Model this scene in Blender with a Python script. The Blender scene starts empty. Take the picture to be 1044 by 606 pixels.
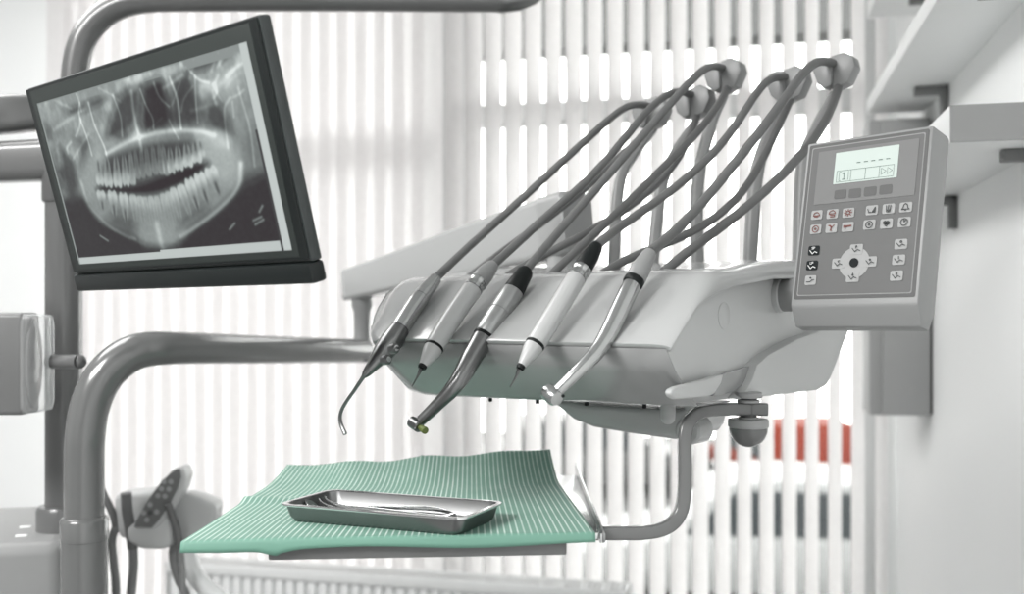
import bpy, bmesh, math, random
import numpy as np
from mathutils import Vector as V, Matrix

C = bpy.context.scene.collection
random.seed(7)
F, CX, CY, CZ = 1015.0, 522.0, 318.0, 1.30       # focal length and optical centre (1044x606 frame), eye height

def P(px, py, D):
    return V(((px - CX) / F * D, D, CZ + (CY - py) / F * D))

# ------------------------------------------------------------------ materials
MATS = {}
def mat(name, col, rough=.45, metal=0., spec=.5, noise=0., nscale=30., coat=0., bump=0., bscale=200., trans=0., emit=None):
    if name in MATS: return MATS[name]
    m = bpy.data.materials.new(name); m.use_nodes = True
    nt = m.node_tree; b = nt.nodes['Principled BSDF']
    b.inputs['Base Color'].default_value = (*col, 1); b.inputs['Roughness'].default_value = rough
    b.inputs['Metallic'].default_value = metal; b.inputs['Specular IOR Level'].default_value = spec
    b.inputs['Coat Weight'].default_value = coat
    b.inputs['Transmission Weight'].default_value = trans
    if emit:
        b.inputs['Emission Color'].default_value = (*emit[:3], 1); b.inputs['Emission Strength'].default_value = emit[3]
    tc = nt.nodes.new('ShaderNodeTexCoord')
    if noise:
        n = nt.nodes.new('ShaderNodeTexNoise'); n.inputs['Scale'].default_value = nscale; n.inputs['Detail'].default_value = 3
        nt.links.new(tc.outputs['Object'], n.inputs['Vector'])
        mx = nt.nodes.new('ShaderNodeMix'); mx.data_type = 'RGBA'
        mx.inputs['A'].default_value = (*[c * (1 - noise) for c in col], 1)
        mx.inputs['B'].default_value = (*[min(1, c * (1 + noise)) for c in col], 1)
        nt.links.new(n.outputs['Fac'], mx.inputs['Factor']); nt.links.new(mx.outputs['Result'], b.inputs['Base Color'])
    if bump:
        n = nt.nodes.new('ShaderNodeTexNoise'); n.inputs['Scale'].default_value = bscale
        nt.links.new(tc.outputs['Object'], n.inputs['Vector'])
        bp = nt.nodes.new('ShaderNodeBump'); bp.inputs['Strength'].default_value = bump; bp.inputs['Distance'].default_value = .001
        nt.links.new(n.outputs['Fac'], bp.inputs['Height']); nt.links.new(bp.outputs['Normal'], b.inputs['Normal'])
    MATS[name] = m
    return m

def g(v): return (v * .985, v, v * .997)
WALL = mat('wall_paint', g(.87), .8, noise=.015, nscale=3, bump=.05, bscale=120)
GWALL = mat('grey_wall_paint', g(.24), .8, noise=.02, nscale=3)
CEIL = mat('ceiling_paint', g(.85), .9, noise=.01, nscale=3)
FLOOR = mat('floor_vinyl', g(.22), .4, noise=.06, nscale=18)
WHITE = mat('white_enamel', g(.78), .35, noise=.01)
PLAST = mat('light_grey_plastic', g(.41), .25, noise=.012, nscale=8, coat=.5)
SIDEP = mat('pale_side_plastic', g(.49), .4, noise=.012, nscale=8, coat=.1)
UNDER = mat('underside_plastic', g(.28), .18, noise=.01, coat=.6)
ARMG = mat('arm_grey_paint', g(.125), .22, noise=.02, nscale=12, coat=.5)
POLEG = mat('pole_grey_paint', g(.12), .3, noise=.03, nscale=10, coat=.35)
HOSE = mat('hose_grey_silicone', g(.125), .42, noise=.04, nscale=40)
WHIP = mat('whip_grey_plastic', g(.25), .4, noise=.03, nscale=30)
CAPG = mat('arm_cap_grey', g(.34), .35, noise=.02)
CLAMP = mat('clamp_light_grey', g(.24), .4, noise=.03)
CLIPD = mat('clip_dark_grey', g(.14), .45, noise=.03)
STEEL = mat('satin_steel', g(.46), .24, metal=1., noise=.05, nscale=60)
DSTEEL = mat('dark_steel', g(.20), .3, metal=1., noise=.08, nscale=50)
MOTOR = mat('matt_motor_steel', g(.38), .38, metal=.9, noise=.12, nscale=90)
DISH = mat('dark_satin_steel', g(.21), .33, metal=1., noise=.08, nscale=40)
CHROME = mat('polished_chrome', g(.72), .1, metal=1., noise=.02)
BLACK = mat('black_rubber', (.008, .010, .010), .45, noise=.1, spec=.2)
HANDW = mat('white_handpiece_plastic', g(.44), .35, noise=.01, coat=.2)
GREENB = mat('olive_rubber_cup', (.10, .13, .03), .5, noise=.1)
MONB = mat('monitor_black_plastic', (.012, .015, .015), .3, noise=.06, spec=.3)
MONF = mat('monitor_bezel_grey', (.030, .036, .034), .45, noise=.05, nscale=40, spec=.3)
MONE = mat('monitor_edge_grey', (.045, .052, .052), .3, noise=.25, nscale=24, spec=.4)
KEYP = mat('keypad_grey_film', g(.098), .5, noise=.02)
KEYL = mat('keypad_light_film', g(.15), .5, noise=.02)
KEYLINE = mat('keypad_edge_line', g(.25), .5, noise=.02)
BTN = mat('button_light_film', g(.32), .5, noise=.02)
BTND = mat('button_dark_film', (.006, .009, .010), .5, noise=.05, spec=.15)
SOFTK = mat('soft_key_grey', g(.075), .5, noise=.03)
INK = mat('icon_black_ink', (.02, .024, .024), .6, noise=.05)
INKR = mat('icon_red_ink', (.16, .03, .02), .6, noise=.05)
INKW = mat('icon_white_ink', g(.65), .6, noise=.02)
HOUS = mat('panel_housing_grey', g(.27), .42, noise=.015, bump=.04, bscale=900)
LCD = mat('lcd_pale_green', (.33, .37, .35), .4, spec=.3, emit=(.59, .69, .64, .37))
LCDM = mat('lcd_segment', (.05, .10, .08), .5, noise=.05)
RAD = mat('radiator_enamel', g(.66), .4, noise=.015)
RADD = mat('radiator_grille', g(.42), .45, noise=.03)
FRAME = mat('window_frame_white', g(.62), .4, noise=.015)
BRK = mat('bracket_grey', g(.2), .5, noise=.04)
SHELF = mat('shelf_white_board', g(.84), .5, noise=.012)
SHELFE = mat('shelf_grey_edge', g(.30), .5, noise=.02)
CABG = mat('cabinet_grey_lacquer', g(.33), .4, noise=.02)
UNITG = mat('unit_grey_cover', g(.24), .4, noise=.015)
TRAYG = mat('tray_grey_metal', g(.17), .45, metal=.2, noise=.03)
TRAYS = mat('tray_bright_steel', g(.72), .2, metal=1., noise=.03)
GREYK = mat('knob_grey', g(.3), .4, noise=.02)
ASPH = mat('asphalt', g(.045), .9, noise=.15, nscale=4)
CONC = mat("outside_concrete", g(.05), .85, noise=.08, nscale=6)
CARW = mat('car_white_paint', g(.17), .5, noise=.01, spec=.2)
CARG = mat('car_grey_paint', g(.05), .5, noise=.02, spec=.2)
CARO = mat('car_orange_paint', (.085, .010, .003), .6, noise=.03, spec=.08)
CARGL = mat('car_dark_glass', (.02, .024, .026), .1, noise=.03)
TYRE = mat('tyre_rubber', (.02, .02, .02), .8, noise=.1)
CARL = mat('car_lamp_glass', (.9, .9, .9), .15, noise=.01, emit=(1, 1, 1, 2.5))
LAMPB = mat('lamp_grey_housing', g(.14), .4, noise=.03)
SEAM = mat('dark_seam', g(.07), .6, noise=.05)

def glass_mat():
    m = bpy.data.materials.new('window_glass'); m.use_nodes = True; nt = m.node_tree
    for n in list(nt.nodes): nt.nodes.remove(n)
    o = nt.nodes.new('ShaderNodeOutputMaterial'); t = nt.nodes.new('ShaderNodeBsdfTransparent'); gl = nt.nodes.new('ShaderNodeBsdfGlossy')
    gl.inputs['Roughness'].default_value = .02; t.inputs['Color'].default_value = (.96, .98, .97, 1)
    fr = nt.nodes.new('ShaderNodeFresnel'); fr.inputs['IOR'].default_value = 1.45
    mx = nt.nodes.new('ShaderNodeMixShader')
    nt.links.new(fr.outputs[0], mx.inputs[0]); nt.links.new(t.outputs[0], mx.inputs[1]); nt.links.new(gl.outputs[0], mx.inputs[2])
    nt.links.new(mx.outputs[0], o.inputs[0]); return m
GLASS = glass_mat()

def slat_mat():
    m = bpy.data.materials.new('blind_fabric'); m.use_nodes = True; nt = m.node_tree
    for n in list(nt.nodes): nt.nodes.remove(n)
    o = nt.nodes.new('ShaderNodeOutputMaterial'); d = nt.nodes.new('ShaderNodeBsdfDiffuse'); t = nt.nodes.new('ShaderNodeBsdfTranslucent')
    tc = nt.nodes.new('ShaderNodeTexCoord'); n = nt.nodes.new('ShaderNodeTexNoise'); n.inputs['Scale'].default_value = 60
    nt.links.new(tc.outputs['Object'], n.inputs['Vector'])
    r = nt.nodes.new('ShaderNodeValToRGB'); r.color_ramp.elements[0].color = (.79, .775, .775, 1); r.color_ramp.elements[1].color = (.86, .845, .845, 1)
    nt.links.new(n.outputs['Fac'], r.inputs[0]); nt.links.new(r.outputs[0], d.inputs[0]); nt.links.new(r.outputs[0], t.inputs[0])
    mx = nt.nodes.new('ShaderNodeMixShader'); mx.inputs[0].default_value = .5
    nt.links.new(d.outputs[0], mx.inputs[1]); nt.links.new(t.outputs[0], mx.inputs[2]); nt.links.new(mx.outputs[0], o.inputs[0]); return m
SLAT = slat_mat()

def cover_mat():
    m = bpy.data.materials.new('frosted_clear_plastic'); m.use_nodes = True; nt = m.node_tree
    b = nt.nodes['Principled BSDF']; o = nt.nodes['Material Output']
    b.inputs['Base Color'].default_value = (.86, .88, .88, 1); b.inputs['Roughness'].default_value = .12
    tr = nt.nodes.new('ShaderNodeBsdfTransparent'); mx = nt.nodes.new('ShaderNodeMixShader')
    lw = nt.nodes.new('ShaderNodeLayerWeight'); lw.inputs['Blend'].default_value = .45
    mr = nt.nodes.new('ShaderNodeMapRange'); mr.inputs['To Min'].default_value = .10; mr.inputs['To Max'].default_value = .75
    nt.links.new(lw.outputs['Facing'], mr.inputs['Value']); nt.links.new(mr.outputs[0], mx.inputs[0])
    nt.links.new(tr.outputs[0], mx.inputs[1]); nt.links.new(b.outputs[0], mx.inputs[2]); nt.links.new(mx.outputs[0], o.inputs[0]); return m
COVER = cover_mat()

def bib_mat():
    m = bpy.data.materials.new('green_embossed_paper'); m.use_nodes = True; nt = m.node_tree
    b = nt.nodes['Principled BSDF']; b.inputs['Roughness'].default_value = .6
    uv = nt.nodes.new('ShaderNodeUVMap'); uv.uv_map = 'UVMap'
    sp = nt.nodes.new('ShaderNodeSeparateXYZ'); nt.links.new(uv.outputs[0], sp.inputs[0])
    def M(op, a, bb=None):
        n = nt.nodes.new('ShaderNodeMath'); n.operation = op
        for i, x in enumerate((a, bb)):
            if x is None: continue
            if isinstance(x, (int, float)): n.inputs[i].default_value = x
            else: nt.links.new(x, n.inputs[i])
        return n.outputs[0]
    def line(c, f, w):
        d = M('ABSOLUTE', M('SUBTRACT', M('FRACT', M('MULTIPLY', c, f)), .5))
        n = nt.nodes.new('ShaderNodeMapRange'); n.inputs['From Min'].default_value = w; n.inputs['From Max'].default_value = w * .4
        nt.links.new(d, n.inputs['Value']); return n.outputs[0]
    a = line(sp.outputs['X'], 62, .17); c = M('MULTIPLY', line(sp.outputs['Y'], 95, .22), .25)
    s = M('MINIMUM', M('ADD', a, c), 1)
    # the front hem of the sheet carries no embossing
    hem = nt.nodes.new('ShaderNodeMapRange'); hem.inputs['From Min'].default_value = .035; hem.inputs['From Max'].default_value = .07
    nt.links.new(sp.outputs['Y'], hem.inputs['Value']); s = M('MULTIPLY', s, hem.outputs[0])
    n = nt.nodes.new('ShaderNodeTexNoise'); n.inputs['Scale'].default_value = 9; nt.links.new(uv.outputs[0], n.inputs['Vector'])
    s = M('MULTIPLY', s, M('ADD', M('MULTIPLY', n.outputs['Fac'], .7), .25))
    mx = nt.nodes.new('ShaderNodeMix'); mx.data_type = 'RGBA'
    mx.inputs['A'].default_value = (.135, .285, .22, 1); mx.inputs['B'].default_value = (.80, .90, .85, 1)
    nt.links.new(s, mx.inputs['Factor']); nt.links.new(mx.outputs['Result'], b.inputs['Base Color'])
    bp = nt.nodes.new('ShaderNodeBump'); bp.inputs['Strength'].default_value = .12; bp.inputs['Distance'].default_value = .001
    nt.links.new(s, bp.inputs['Height']); nt.links.new(bp.outputs['Normal'], b.inputs['Normal'])
    return m
BIB = bib_mat()

# ------------------------------------------------------------------ object helpers
ORG = {}
def thing(name, label, cat, loc, group=None):
    o = bpy.data.objects.new(name, None); C.objects.link(o); o.location = loc; o.empty_display_size = .05
    o['label'] = label; o['category'] = cat
    if group: o['group'] = group
    ORG[o] = V(loc); return o

def obj(name, bm, m, parent=None, sharp=35, doubles=True, label=None):
    if doubles: bmesh.ops.remove_doubles(bm, verts=bm.verts, dist=1e-6)
    bmesh.ops.recalc_face_normals(bm, faces=bm.faces)
    og = ORG[parent] if parent else None
    if og is None:
        xs = [v.co for v in bm.verts]
        og = V(((min(p.x for p in xs) + max(p.x for p in xs)) / 2, (min(p.y for p in xs) + max(p.y for p in xs)) / 2, min(p.z for p in xs)))
    for v in bm.verts: v.co -= og
    me = bpy.data.meshes.new(name); bm.to_mesh(me); bm.free()
    for p in me.polygons: p.use_smooth = True
    me.set_sharp_from_angle(angle=math.radians(sharp))
    me.materials.append(m)
    o = bpy.data.objects.new(name, me); C.objects.link(o)
    if parent: o.parent = parent
    else: o.location = og
    ORG[o] = og.copy()
    if label: o['label'] = label
    return o

def struct(name, bm, m, parent=None, sharp=35):
    o = obj(name, bm, m, parent, sharp); o['kind'] = 'structure'; return o
def tag(o, label, cat, group=None):
    o['label'] = label; o['category'] = cat
    if group: o['group'] = group
    return o
def NB(): return bmesh.new()

def merge(bm, tmp, M=None):
    if M is not None: bmesh.ops.transform(tmp, matrix=M, verts=tmp.verts)
    me = bpy.data.meshes.new('tmp'); tmp.to_mesh(me); tmp.free(); bm.from_mesh(me); bpy.data.meshes.remove(me)

def box(bm, c, ax, dims, bev=0., seg=2):
    """box at c with axes ax (three vectors), full sizes dims"""
    t = bmesh.new(); bmesh.ops.create_cube(t, size=1)
    for v in t.verts: v.co = V((v.co.x * dims[0], v.co.y * dims[1], v.co.z * dims[2]))
    if bev: bmesh.ops.bevel(t, geom=t.edges[:], offset=bev, segments=seg, affect='EDGES', profile=.5)
    M = Matrix([(ax[0][i], ax[1][i], ax[2][i], c[i]) for i in range(3)] + [(0, 0, 0, 1)])
    merge(bm, t, M)
AX = (V((1, 0, 0)), V((0, 1, 0)), V((0, 0, 1)))

def prism(bm, pts, ext, bev=0., seg=2):
    t = bmesh.new(); vs = [t.verts.new(p) for p in pts]; f = t.faces.new(vs)
    r = bmesh.ops.extrude_face_region(t, geom=[f]); bmesh.ops.translate(t, verts=[e for e in r['geom'] if isinstance(e, bmesh.types.BMVert)], vec=ext)
    bmesh.ops.recalc_face_normals(t, faces=t.faces)
    if bev: bmesh.ops.bevel(t, geom=[e for e in t.edges if e.calc_face_angle(0) > .5], offset=bev, segments=seg, affect='EDGES', profile=.5, clamp_overlap=True)
    merge(bm, t)

def catmull(pts, n=8, rad=None):
    if len(pts) < 3: return list(pts), rad
    out, ro = [], []
    q = [pts[0] * 2 - pts[1]] + list(pts) + [pts[-1] * 2 - pts[-2]]
    for i in range(1, len(q) - 2):
        for k in range(n):
            t = k / n; a, b, c, d = q[i - 1], q[i], q[i + 1], q[i + 2]
            out.append(.5 * ((2 * b) + (c - a) * t + (2 * a - 5 * b + 4 * c - d) * t * t + (3 * b - a - 3 * c + d) * t ** 3))
            if rad: ro.append(rad[i - 1] * (1 - t) + rad[i] * t)
    out.append(pts[-1])
    if rad: ro.append(rad[-1])
    return out, (ro if rad else None)

def rings(path, radii, prof, up=None):
    """parallel-transported rings; prof is a list of 2D points of unit size"""
    res = []; n = len(path); T = []
    for i in range(n):
        d = path[min(i + 1, n - 1)] - path[max(i - 1, 0)]
        T.append(d.normalized())
    u = up or (V((0, 0, 1)) if abs(T[0].z) < .9 else V((0, 1, 0)))
    nx = (u - T[0] * u.dot(T[0])).normalized()
    for i in range(n):
        if up: nx = (up - T[i] * up.dot(T[i])).normalized()
        else: nx = (nx - T[i] * nx.dot(T[i])).normalized()
        ny = T[i].cross(nx)
        res.append([path[i] + nx * (p[0] * radii[i]) + ny * (p[1] * radii[i]) for p in prof])
    return res

def skin(bm, rs, cap=True):
    vr = [[bm.verts.new(p) for p in r] for r in rs]; n = len(rs[0])
    for a, b in zip(vr[:-1], vr[1:]):
        for i in range(n): bm.faces.new((a[i], a[(i + 1) % n], b[(i + 1) % n], b[i]))
    if cap: bm.faces.new(list(reversed(vr[0]))); bm.faces.new(vr[-1])

def circ(n): return [(math.cos(2 * math.pi * i / n), math.sin(2 * math.pi * i / n)) for i in range(n)]
def rsq(w, h, r, k=4):
    o = []
    for (sx, sy, a0) in ((1, 1, 0), (-1, 1, 90), (-1, -1, 180), (1, -1, 270)):
        for i in range(k + 1):
            a = math.radians(a0 + 90 * i / k); o.append((sx * (w - r) + r * math.cos(a), sy * (h - r) + r * math.sin(a)))
    return o
def tube(bm, pts, r, n=14, smooth=8, radii=None, prof=None, up=None, cap=True):
    radii = radii or [r] * len(pts)
    if smooth: path, rr = catmull(pts, smooth, radii); rr = rr or radii
    else: path, rr = pts, radii
    skin(bm, rings(path, rr, prof or circ(n), up), cap)
def dome(pr, end=1, k=4):
    """add a rounded end to a (t, r) profile"""
    t, r = pr[-1]; return pr + [(t + r * .9 * math.sin(a), max(r * math.cos(a), r * .04)) for a in [math.pi / 2 * i / k for i in range(1, k + 1)]]
def lathe(bm, p0, axis, prof, n=20):
    axis = axis.normalized(); u = V((0, 0, 1)) if abs(axis.z) < .9 else V((1, 0, 0)); nx = (u - axis * u.dot(axis)).normalized(); ny = axis.cross(nx)
    skin(bm, [[p0 + axis * t + (nx * c + ny * s) * max(r, 1e-5) for c, s in circ(n)] for t, r in prof])
def loftline(bm, pts, rad, n=18, smooth=6):
    tube(bm, pts, 0, n, smooth, rad)
def ip(tab, x):
    if x <= tab[0][0]: return tab[0][1]
    for (a, b), (c, d) in zip(tab[:-1], tab[1:]):
        if x <= c: return b + (d - b) * (x - a) / (c - a)
    return tab[-1][1]
def rnd(q): return 1. if q >= 1 else math.sqrt(max(0, 1 - (1 - max(q, 0)) ** 2))

# ------------------------------------------------------------------ room (its own axes: s along the window wall, t outward)
YAW = math.radians(13.2); UW = V((math.cos(YAW), -math.sin(YAW), 0)); WW = V((math.sin(YAW), math.cos(YAW), 0)); ZZ = V((0, 0, 1))
RA = (UW, WW, ZZ); SR, SL, TB, H = 1.002, -2.5, -5.0, 2.65
def B(s, t, z): return V((0, 2.75, 0)) + UW * s + WW * t + ZZ * z
def rbox(bm, s0, s1, t0, t1, z0, z1, bev=0.):
    box(bm, B((s0 + s1) / 2, (t0 + t1) / 2, (z0 + z1) / 2), RA, (abs(s1 - s0), abs(t1 - t0), abs(z1 - z0)), bev)

b = NB(); rbox(b, SL - .2, SR + .2, TB - .2, .25, -.1, 0); struct('floor', b, FLOOR)
b = NB(); rbox(b, SL - .2, SR + .2, TB - .2, .25, H, H + .1); struct('ceiling', b, CEIL)
b = NB(); rbox(b, SR, SR + .2, TB - .2, .25, 0, H); struct('wall_right', b, WALL)
b = NB(); rbox(b, SL - .2, SL, TB - .2, .25, 0, H); struct('wall_left', b, GWALL)
b = NB(); rbox(b, SL, SR, TB - .2, TB, 0, H); struct('wall_front', b, GWALL)
WL, WR, WZ0, WZ1 = -1.40, .965, .06, 2.5
b = NB(); rbox(b, SL, WL, 0, .25, 0, H); rbox(b, WR, SR, 0, .25, 0, H); rbox(b, WL, WR, 0, .25, WZ1, H); rbox(b, WL, WR, 0, .25, 0, WZ0)
struct('wall_back', b, WALL)
MS = -.19
for k, (a, c) in enumerate(((WL, MS), (MS, WR))):
    b = NB(); w = .05; t0, t1 = .06, .13; ztr = CZ + (.465 if k == 0 else .56); hb = .045 if k == 0 else .03
    for (s0, s1, z0, z1) in ((a, a + w, WZ0, WZ1), (c - w, c, WZ0, WZ1), (a + w, c - w, WZ0, WZ0 + w), (a + w, c - w, WZ1 - w, WZ1), (a + w, c - w, ztr - hb, ztr + hb)):
        rbox(b, s0, s1, t0, t1, z0, z1, .004)
    fo = struct('window_%d' % (k + 1), b, FRAME)
    b = NB(); rbox(b, a + w, c - w, .094, .098, WZ0 + w, ztr - hb); rbox(b, a + w, c - w, .094, .098, ztr + hb, WZ1 - w)
    struct('window_pane', b, GLASS, fo)

# vertical blinds
def blind(s0, s1, ang, width, label, pitch=.0565):
    th = thing('vertical_blind', label, 'blind', B((s0 + s1) / 2, -.05, .09), 'vertical blinds at the window')
    b = NB(); rbox(b, s0, s1, -.075, -.035, 2.50, 2.545, .004); obj('headrail', b, FRAME, th)
    n = int((s1 - s0) / pitch + .5)
    for k in range(n):
        b = NB(); s = s0 + (k + .5) * (s1 - s0) / n; a = math.radians(ang + random.uniform(-2.5, 2.5))
        d = UW * math.cos(a) + WW * math.sin(a); nn = UW * -math.sin(a) + WW * math.cos(a)
        cs = []
        for i in range(7):
            q = i / 6 - .5; cs.append(B(s, -.055, 0) + d * (q * width) + nn * (.0075 * (1 - 4 * q * q)))
        lo = [b.verts.new(p + ZZ * .09) for p in cs]; hi = [b.verts.new(p + ZZ * 2.5) for p in cs]
        for i in range(6): b.faces.new((lo[i], lo[i + 1], hi[i + 1], hi[i]))
        obj('slat', b, SLAT, th, doubles=False)
blind(WL - .02, MS - .01, 13, .086, 'closed white vertical blind on the window behind the monitor')
blind(MS + .012, WR + .02, 52, .060, 'half open white vertical blind with light gaps behind the hoses')

# radiator below the left half of the window
th = thing('radiator', 'long white panel radiator standing low in front of the blinds', 'radiator', B(-.42, -.17, .1))
rs0, rs1, rt, rz = -.915, .345, -.24, CZ - .686
b = NB()
n = 40
for k in range(n):
    s = rs0 + .01 + (k + .5) * (rs1 - rs0 - .02) / n
    rbox(b, s - .010, s + .010, rt, rt + .016, .14, rz - .03, .004)
rbox(b, rs0, rs1, rt + .010, rt + .02, .12, rz - .012)
obj('front_panel', b, RAD, th)
b = NB(); rbox(b, rs0, rs1, rt + .07, rt + .082, .12, rz - .012); obj('rear_panel', b, RAD, th)
b = NB()
rbox(b, rs0, rs1, rt, rt + .006, rz - .028, rz, .002); rbox(b, rs0, rs1, rt + .079, rt + .085, rz - .028, rz, .002)
for k in range(90):
    s = rs0 + (k + .5) * (rs1 - rs0) / 90; rbox(b, s - .004, s + .004, rt + .004, rt + .081, rz - .008, rz - .002)
obj('top_grille', b, RAD, th)
for s in (rs0, rs1):
    b = NB(); rbox(b, s - .004, s + .004, rt, rt + .085, .12, rz, .002); obj('side_cover', b, RADD, th)
b = NB(); p = B(rs0 - .03, rt + .05, .18); lathe(b, p, -UW, [(0, .012), (.03, .02), (.07, .02), (.075, .012)]); lathe(b, p + UW * .03, -UW, [(0, .01), (.04, .01)])
tube(b, [p, p - ZZ * .1, V((p.x, p.y, 0.0))], .009, smooth=0); obj('valve', b, RADD, th)
for s in (rs0 + .12, rs1 - .12):
    b = NB(); rbox(b, s - .02, s + .02, rt + .02, rt + .07, 0, .13, .003); obj('foot', b, RADD, th)

# shelves and cabinet on the right wall: q = distance from the corner along the wall
def W(e, q, z): return B(SR - e, -q, CZ + z)
def wbox(bm, e0, e1, q0, q1, z0, z1, bev=0.): rbox(bm, SR - e1, SR - e0, -q1, -q0, CZ + z0, CZ + z1, bev)
def shelf(label, q0, q1, z, th_, w, brks, edge=True, e0=0.):
    t = thing('wall_shelf', label, 'shelf', W(.06, (q0 + q1) / 2, z), 'white shelves on the right wall')
    b = NB(); wbox(b, e0, w, q0, q1, z, z + th_, .0015); obj('board', b, SHELF, t)
    if edge:
        b = NB(); wbox(b, e0, w, q1 - .0005, q1 + .003, z + .001, z + th_ - .001); obj('end_edge', b, SHELFE, t, label='grey end edge')
    for q, l in brks:
        b = NB(); wbox(b, .0, l, q - .011, q + .011, z - .016, z - .0003, .002); wbox(b, .0, .014, q - .011, q + .011, z - .060, z - .0003, .002); obj('bracket', b, BRK, t, label='dark grey bracket')
shelf('short thick shelf with a grey end, just right of the control panel top', .62, 1.339, .211, .048, .125, ((.728, .045), (1.27, .05)))
shelf('long white shelf over the thick short shelf, seen from below', .40, 1.9, .4286, .03, .118, ((.65, .06), (1.26, .075), (1.8, .06)), edge=False)
shelf('topmost white shelf in the window corner, cut by the top of the photo', .42, 1.6, .63, .035, .12, ((.56, .055), (1.5, .055)))
t = thing('wall_cabinet', 'narrow grey wall cabinet under the long shelf beside the window', 'cabinet', W(.065, .45, -.215))
b = NB(); wbox(b, .008, .122, .36, .485, -.215, .40, .002); obj('body', b, CABG, t)
b = NB(); wbox(b, .006, .098, .486, .50, -.213, .398, .002); obj('door', b, CABG, t)
b = NB(); wbox(b, .0, .0075, .37, .49, -.21, .39); obj('gap_shade', b, SEAM, t, label='dark strip painted as gap shade')  # dark strip stands in for the shade between cabinet and wall

# fill lamps in made-up ceiling panels, added out of the frame
def lamp(s, t_, e, w=.6):
    t = thing('fill_light_panel', 'flat square fill panel added overhead, out of view', 'added fill light', B(s, t_, H - .03), 'added fill panels')
    b = NB(); rbox(b, s - w, s + w, t_ - w, t_ + w, H - .03, H - .004, .004); obj('frame', b, FRAME, t)  # frame of the added fill panel
    l = bpy.data.lights.new('fill_lamp', 'AREA'); l.energy = e; l.size = 2 * w - .06; l.color = (1, .99, .98)
    o = bpy.data.objects.new('fill_lamp', l); C.objects.link(o); o.location = B(s, t_, H - .035)
lamp(-.9, -3.6, 112); lamp(-1.2, -1.5, 30)

# ------------------------------------------------------------------ outside
b = NB(); rbox(b, -22, 22, .3, 24, -2.1, -2.0); struct('ground_outside', b, ASPH)
cb = thing('canopy_beam', 'dark horizontal canopy beam outside, showing in the topmost blind gaps', 'beam', B(0, 3.3, -2.0))
b = NB(); rbox(b, -7, 7, 3.2, 3.45, CZ + 1.58, CZ + 2.15, .01); obj('beam', b, CONC, cb)
for s_ in (-6.8, 6.8):
    b = NB(); rbox(b, s_ - .1, s_ + .1, 3.23, 3.42, -2.0, CZ + 1.6, .01); obj('post', b, CONC, cb)
def car(loc, ang, L, Wd, Ht, paint, label):
    t = thing('parked_car', label, 'car', loc, 'cars parked outside the window')
    ca, sa = math.cos(ang), math.sin(ang); ax = V((ca, sa, 0)); ay = V((-sa, ca, 0)); o = V(loc)
    def q(x, y, z): return o + ax * x + ay * y + ZZ * z
    hb = Ht * .56
    pr = [(-L / 2, .25), (-L / 2 + .02, hb * .9), (-L * .42, hb), (-L * .22, hb * 1.03), (L * .2, hb * 1.03), (L * .45, hb * .86), (L / 2, hb * .66), (L / 2, .25)]
    b = NB(); prism(b, [q(x, -Wd / 2, z) for x, z in pr], ay * Wd, .05, 2); obj('body', b, paint, t)
    pr = [(-L * .40, hb * .98), (-L * .30, Ht * .97), (-L * .05, Ht), (L * .08, Ht * .97), (L * .25, hb * .98)]
    b = NB(); prism(b, [q(x, -Wd / 2 + .1, z) for x, z in pr], ay * (Wd - .2), .04, 2); obj('cabin', b, paint, t)
    pr = [(-L * .36, hb * 1.06), (-L * .28, Ht * .92), (L * .06, Ht * .92), (L * .2, hb * 1.06)]
    b = NB(); prism(b, [q(x, -Wd / 2 + .09, z) for x, z in pr], ay * (Wd - .18)); obj('side_glass', b, CARGL, t)
    for sx, z0 in ((-1, .9), (1, .78)):
        for sy in (-1, 1):
            b = NB(); lathe(b, q(sx * L * .31, sy * (Wd / 2 - .2), .31), ay * sy, [(0, .31), (.19, .31), (.2, .2)]); obj('wheel', b, TYRE, t)
            b = NB(); c = q(sx * (L / 2 - .03), sy * (Wd / 2 - .25), hb * z0 - .12); lathe(b, c, ax * sx, [(0, .12), (.05, .11), (.06, .06)]); obj('lamp', b, CARL, t)
    return t
def out(px, D): p = P(px, CY, D); return (p.x, p.y, -2.0)
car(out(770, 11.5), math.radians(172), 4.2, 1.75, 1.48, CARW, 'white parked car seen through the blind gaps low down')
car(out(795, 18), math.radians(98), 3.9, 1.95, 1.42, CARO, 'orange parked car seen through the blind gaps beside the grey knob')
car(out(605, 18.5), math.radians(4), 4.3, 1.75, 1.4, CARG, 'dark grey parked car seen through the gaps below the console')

# ------------------------------------------------------------------ console: own axes a (along its front), bb (away)
KA = math.radians(37.6); a_ = V((math.cos(KA), -math.sin(KA), 0)); b_ = V((math.sin(KA), math.cos(KA), 0)); KO = V((.136, .85, CZ))
def K(x, y, z): return KO + a_ * x + b_ * y + ZZ * z
def ray(px, py): return V(((px - CX) / F, 1, (CY - py) / F))
EYE = V((0, 0, CZ))
def onpl(px, py, p0, n): d = ray(px, py); return EYE + d * ((p0 - EYE).dot(n) / d.dot(n))
def Kp(px, py, y): return onpl(px, py, K(0, y, 0), b_)
def Kx(px, py, x): return onpl(px, py, K(x, 0, 0), a_)

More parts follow.
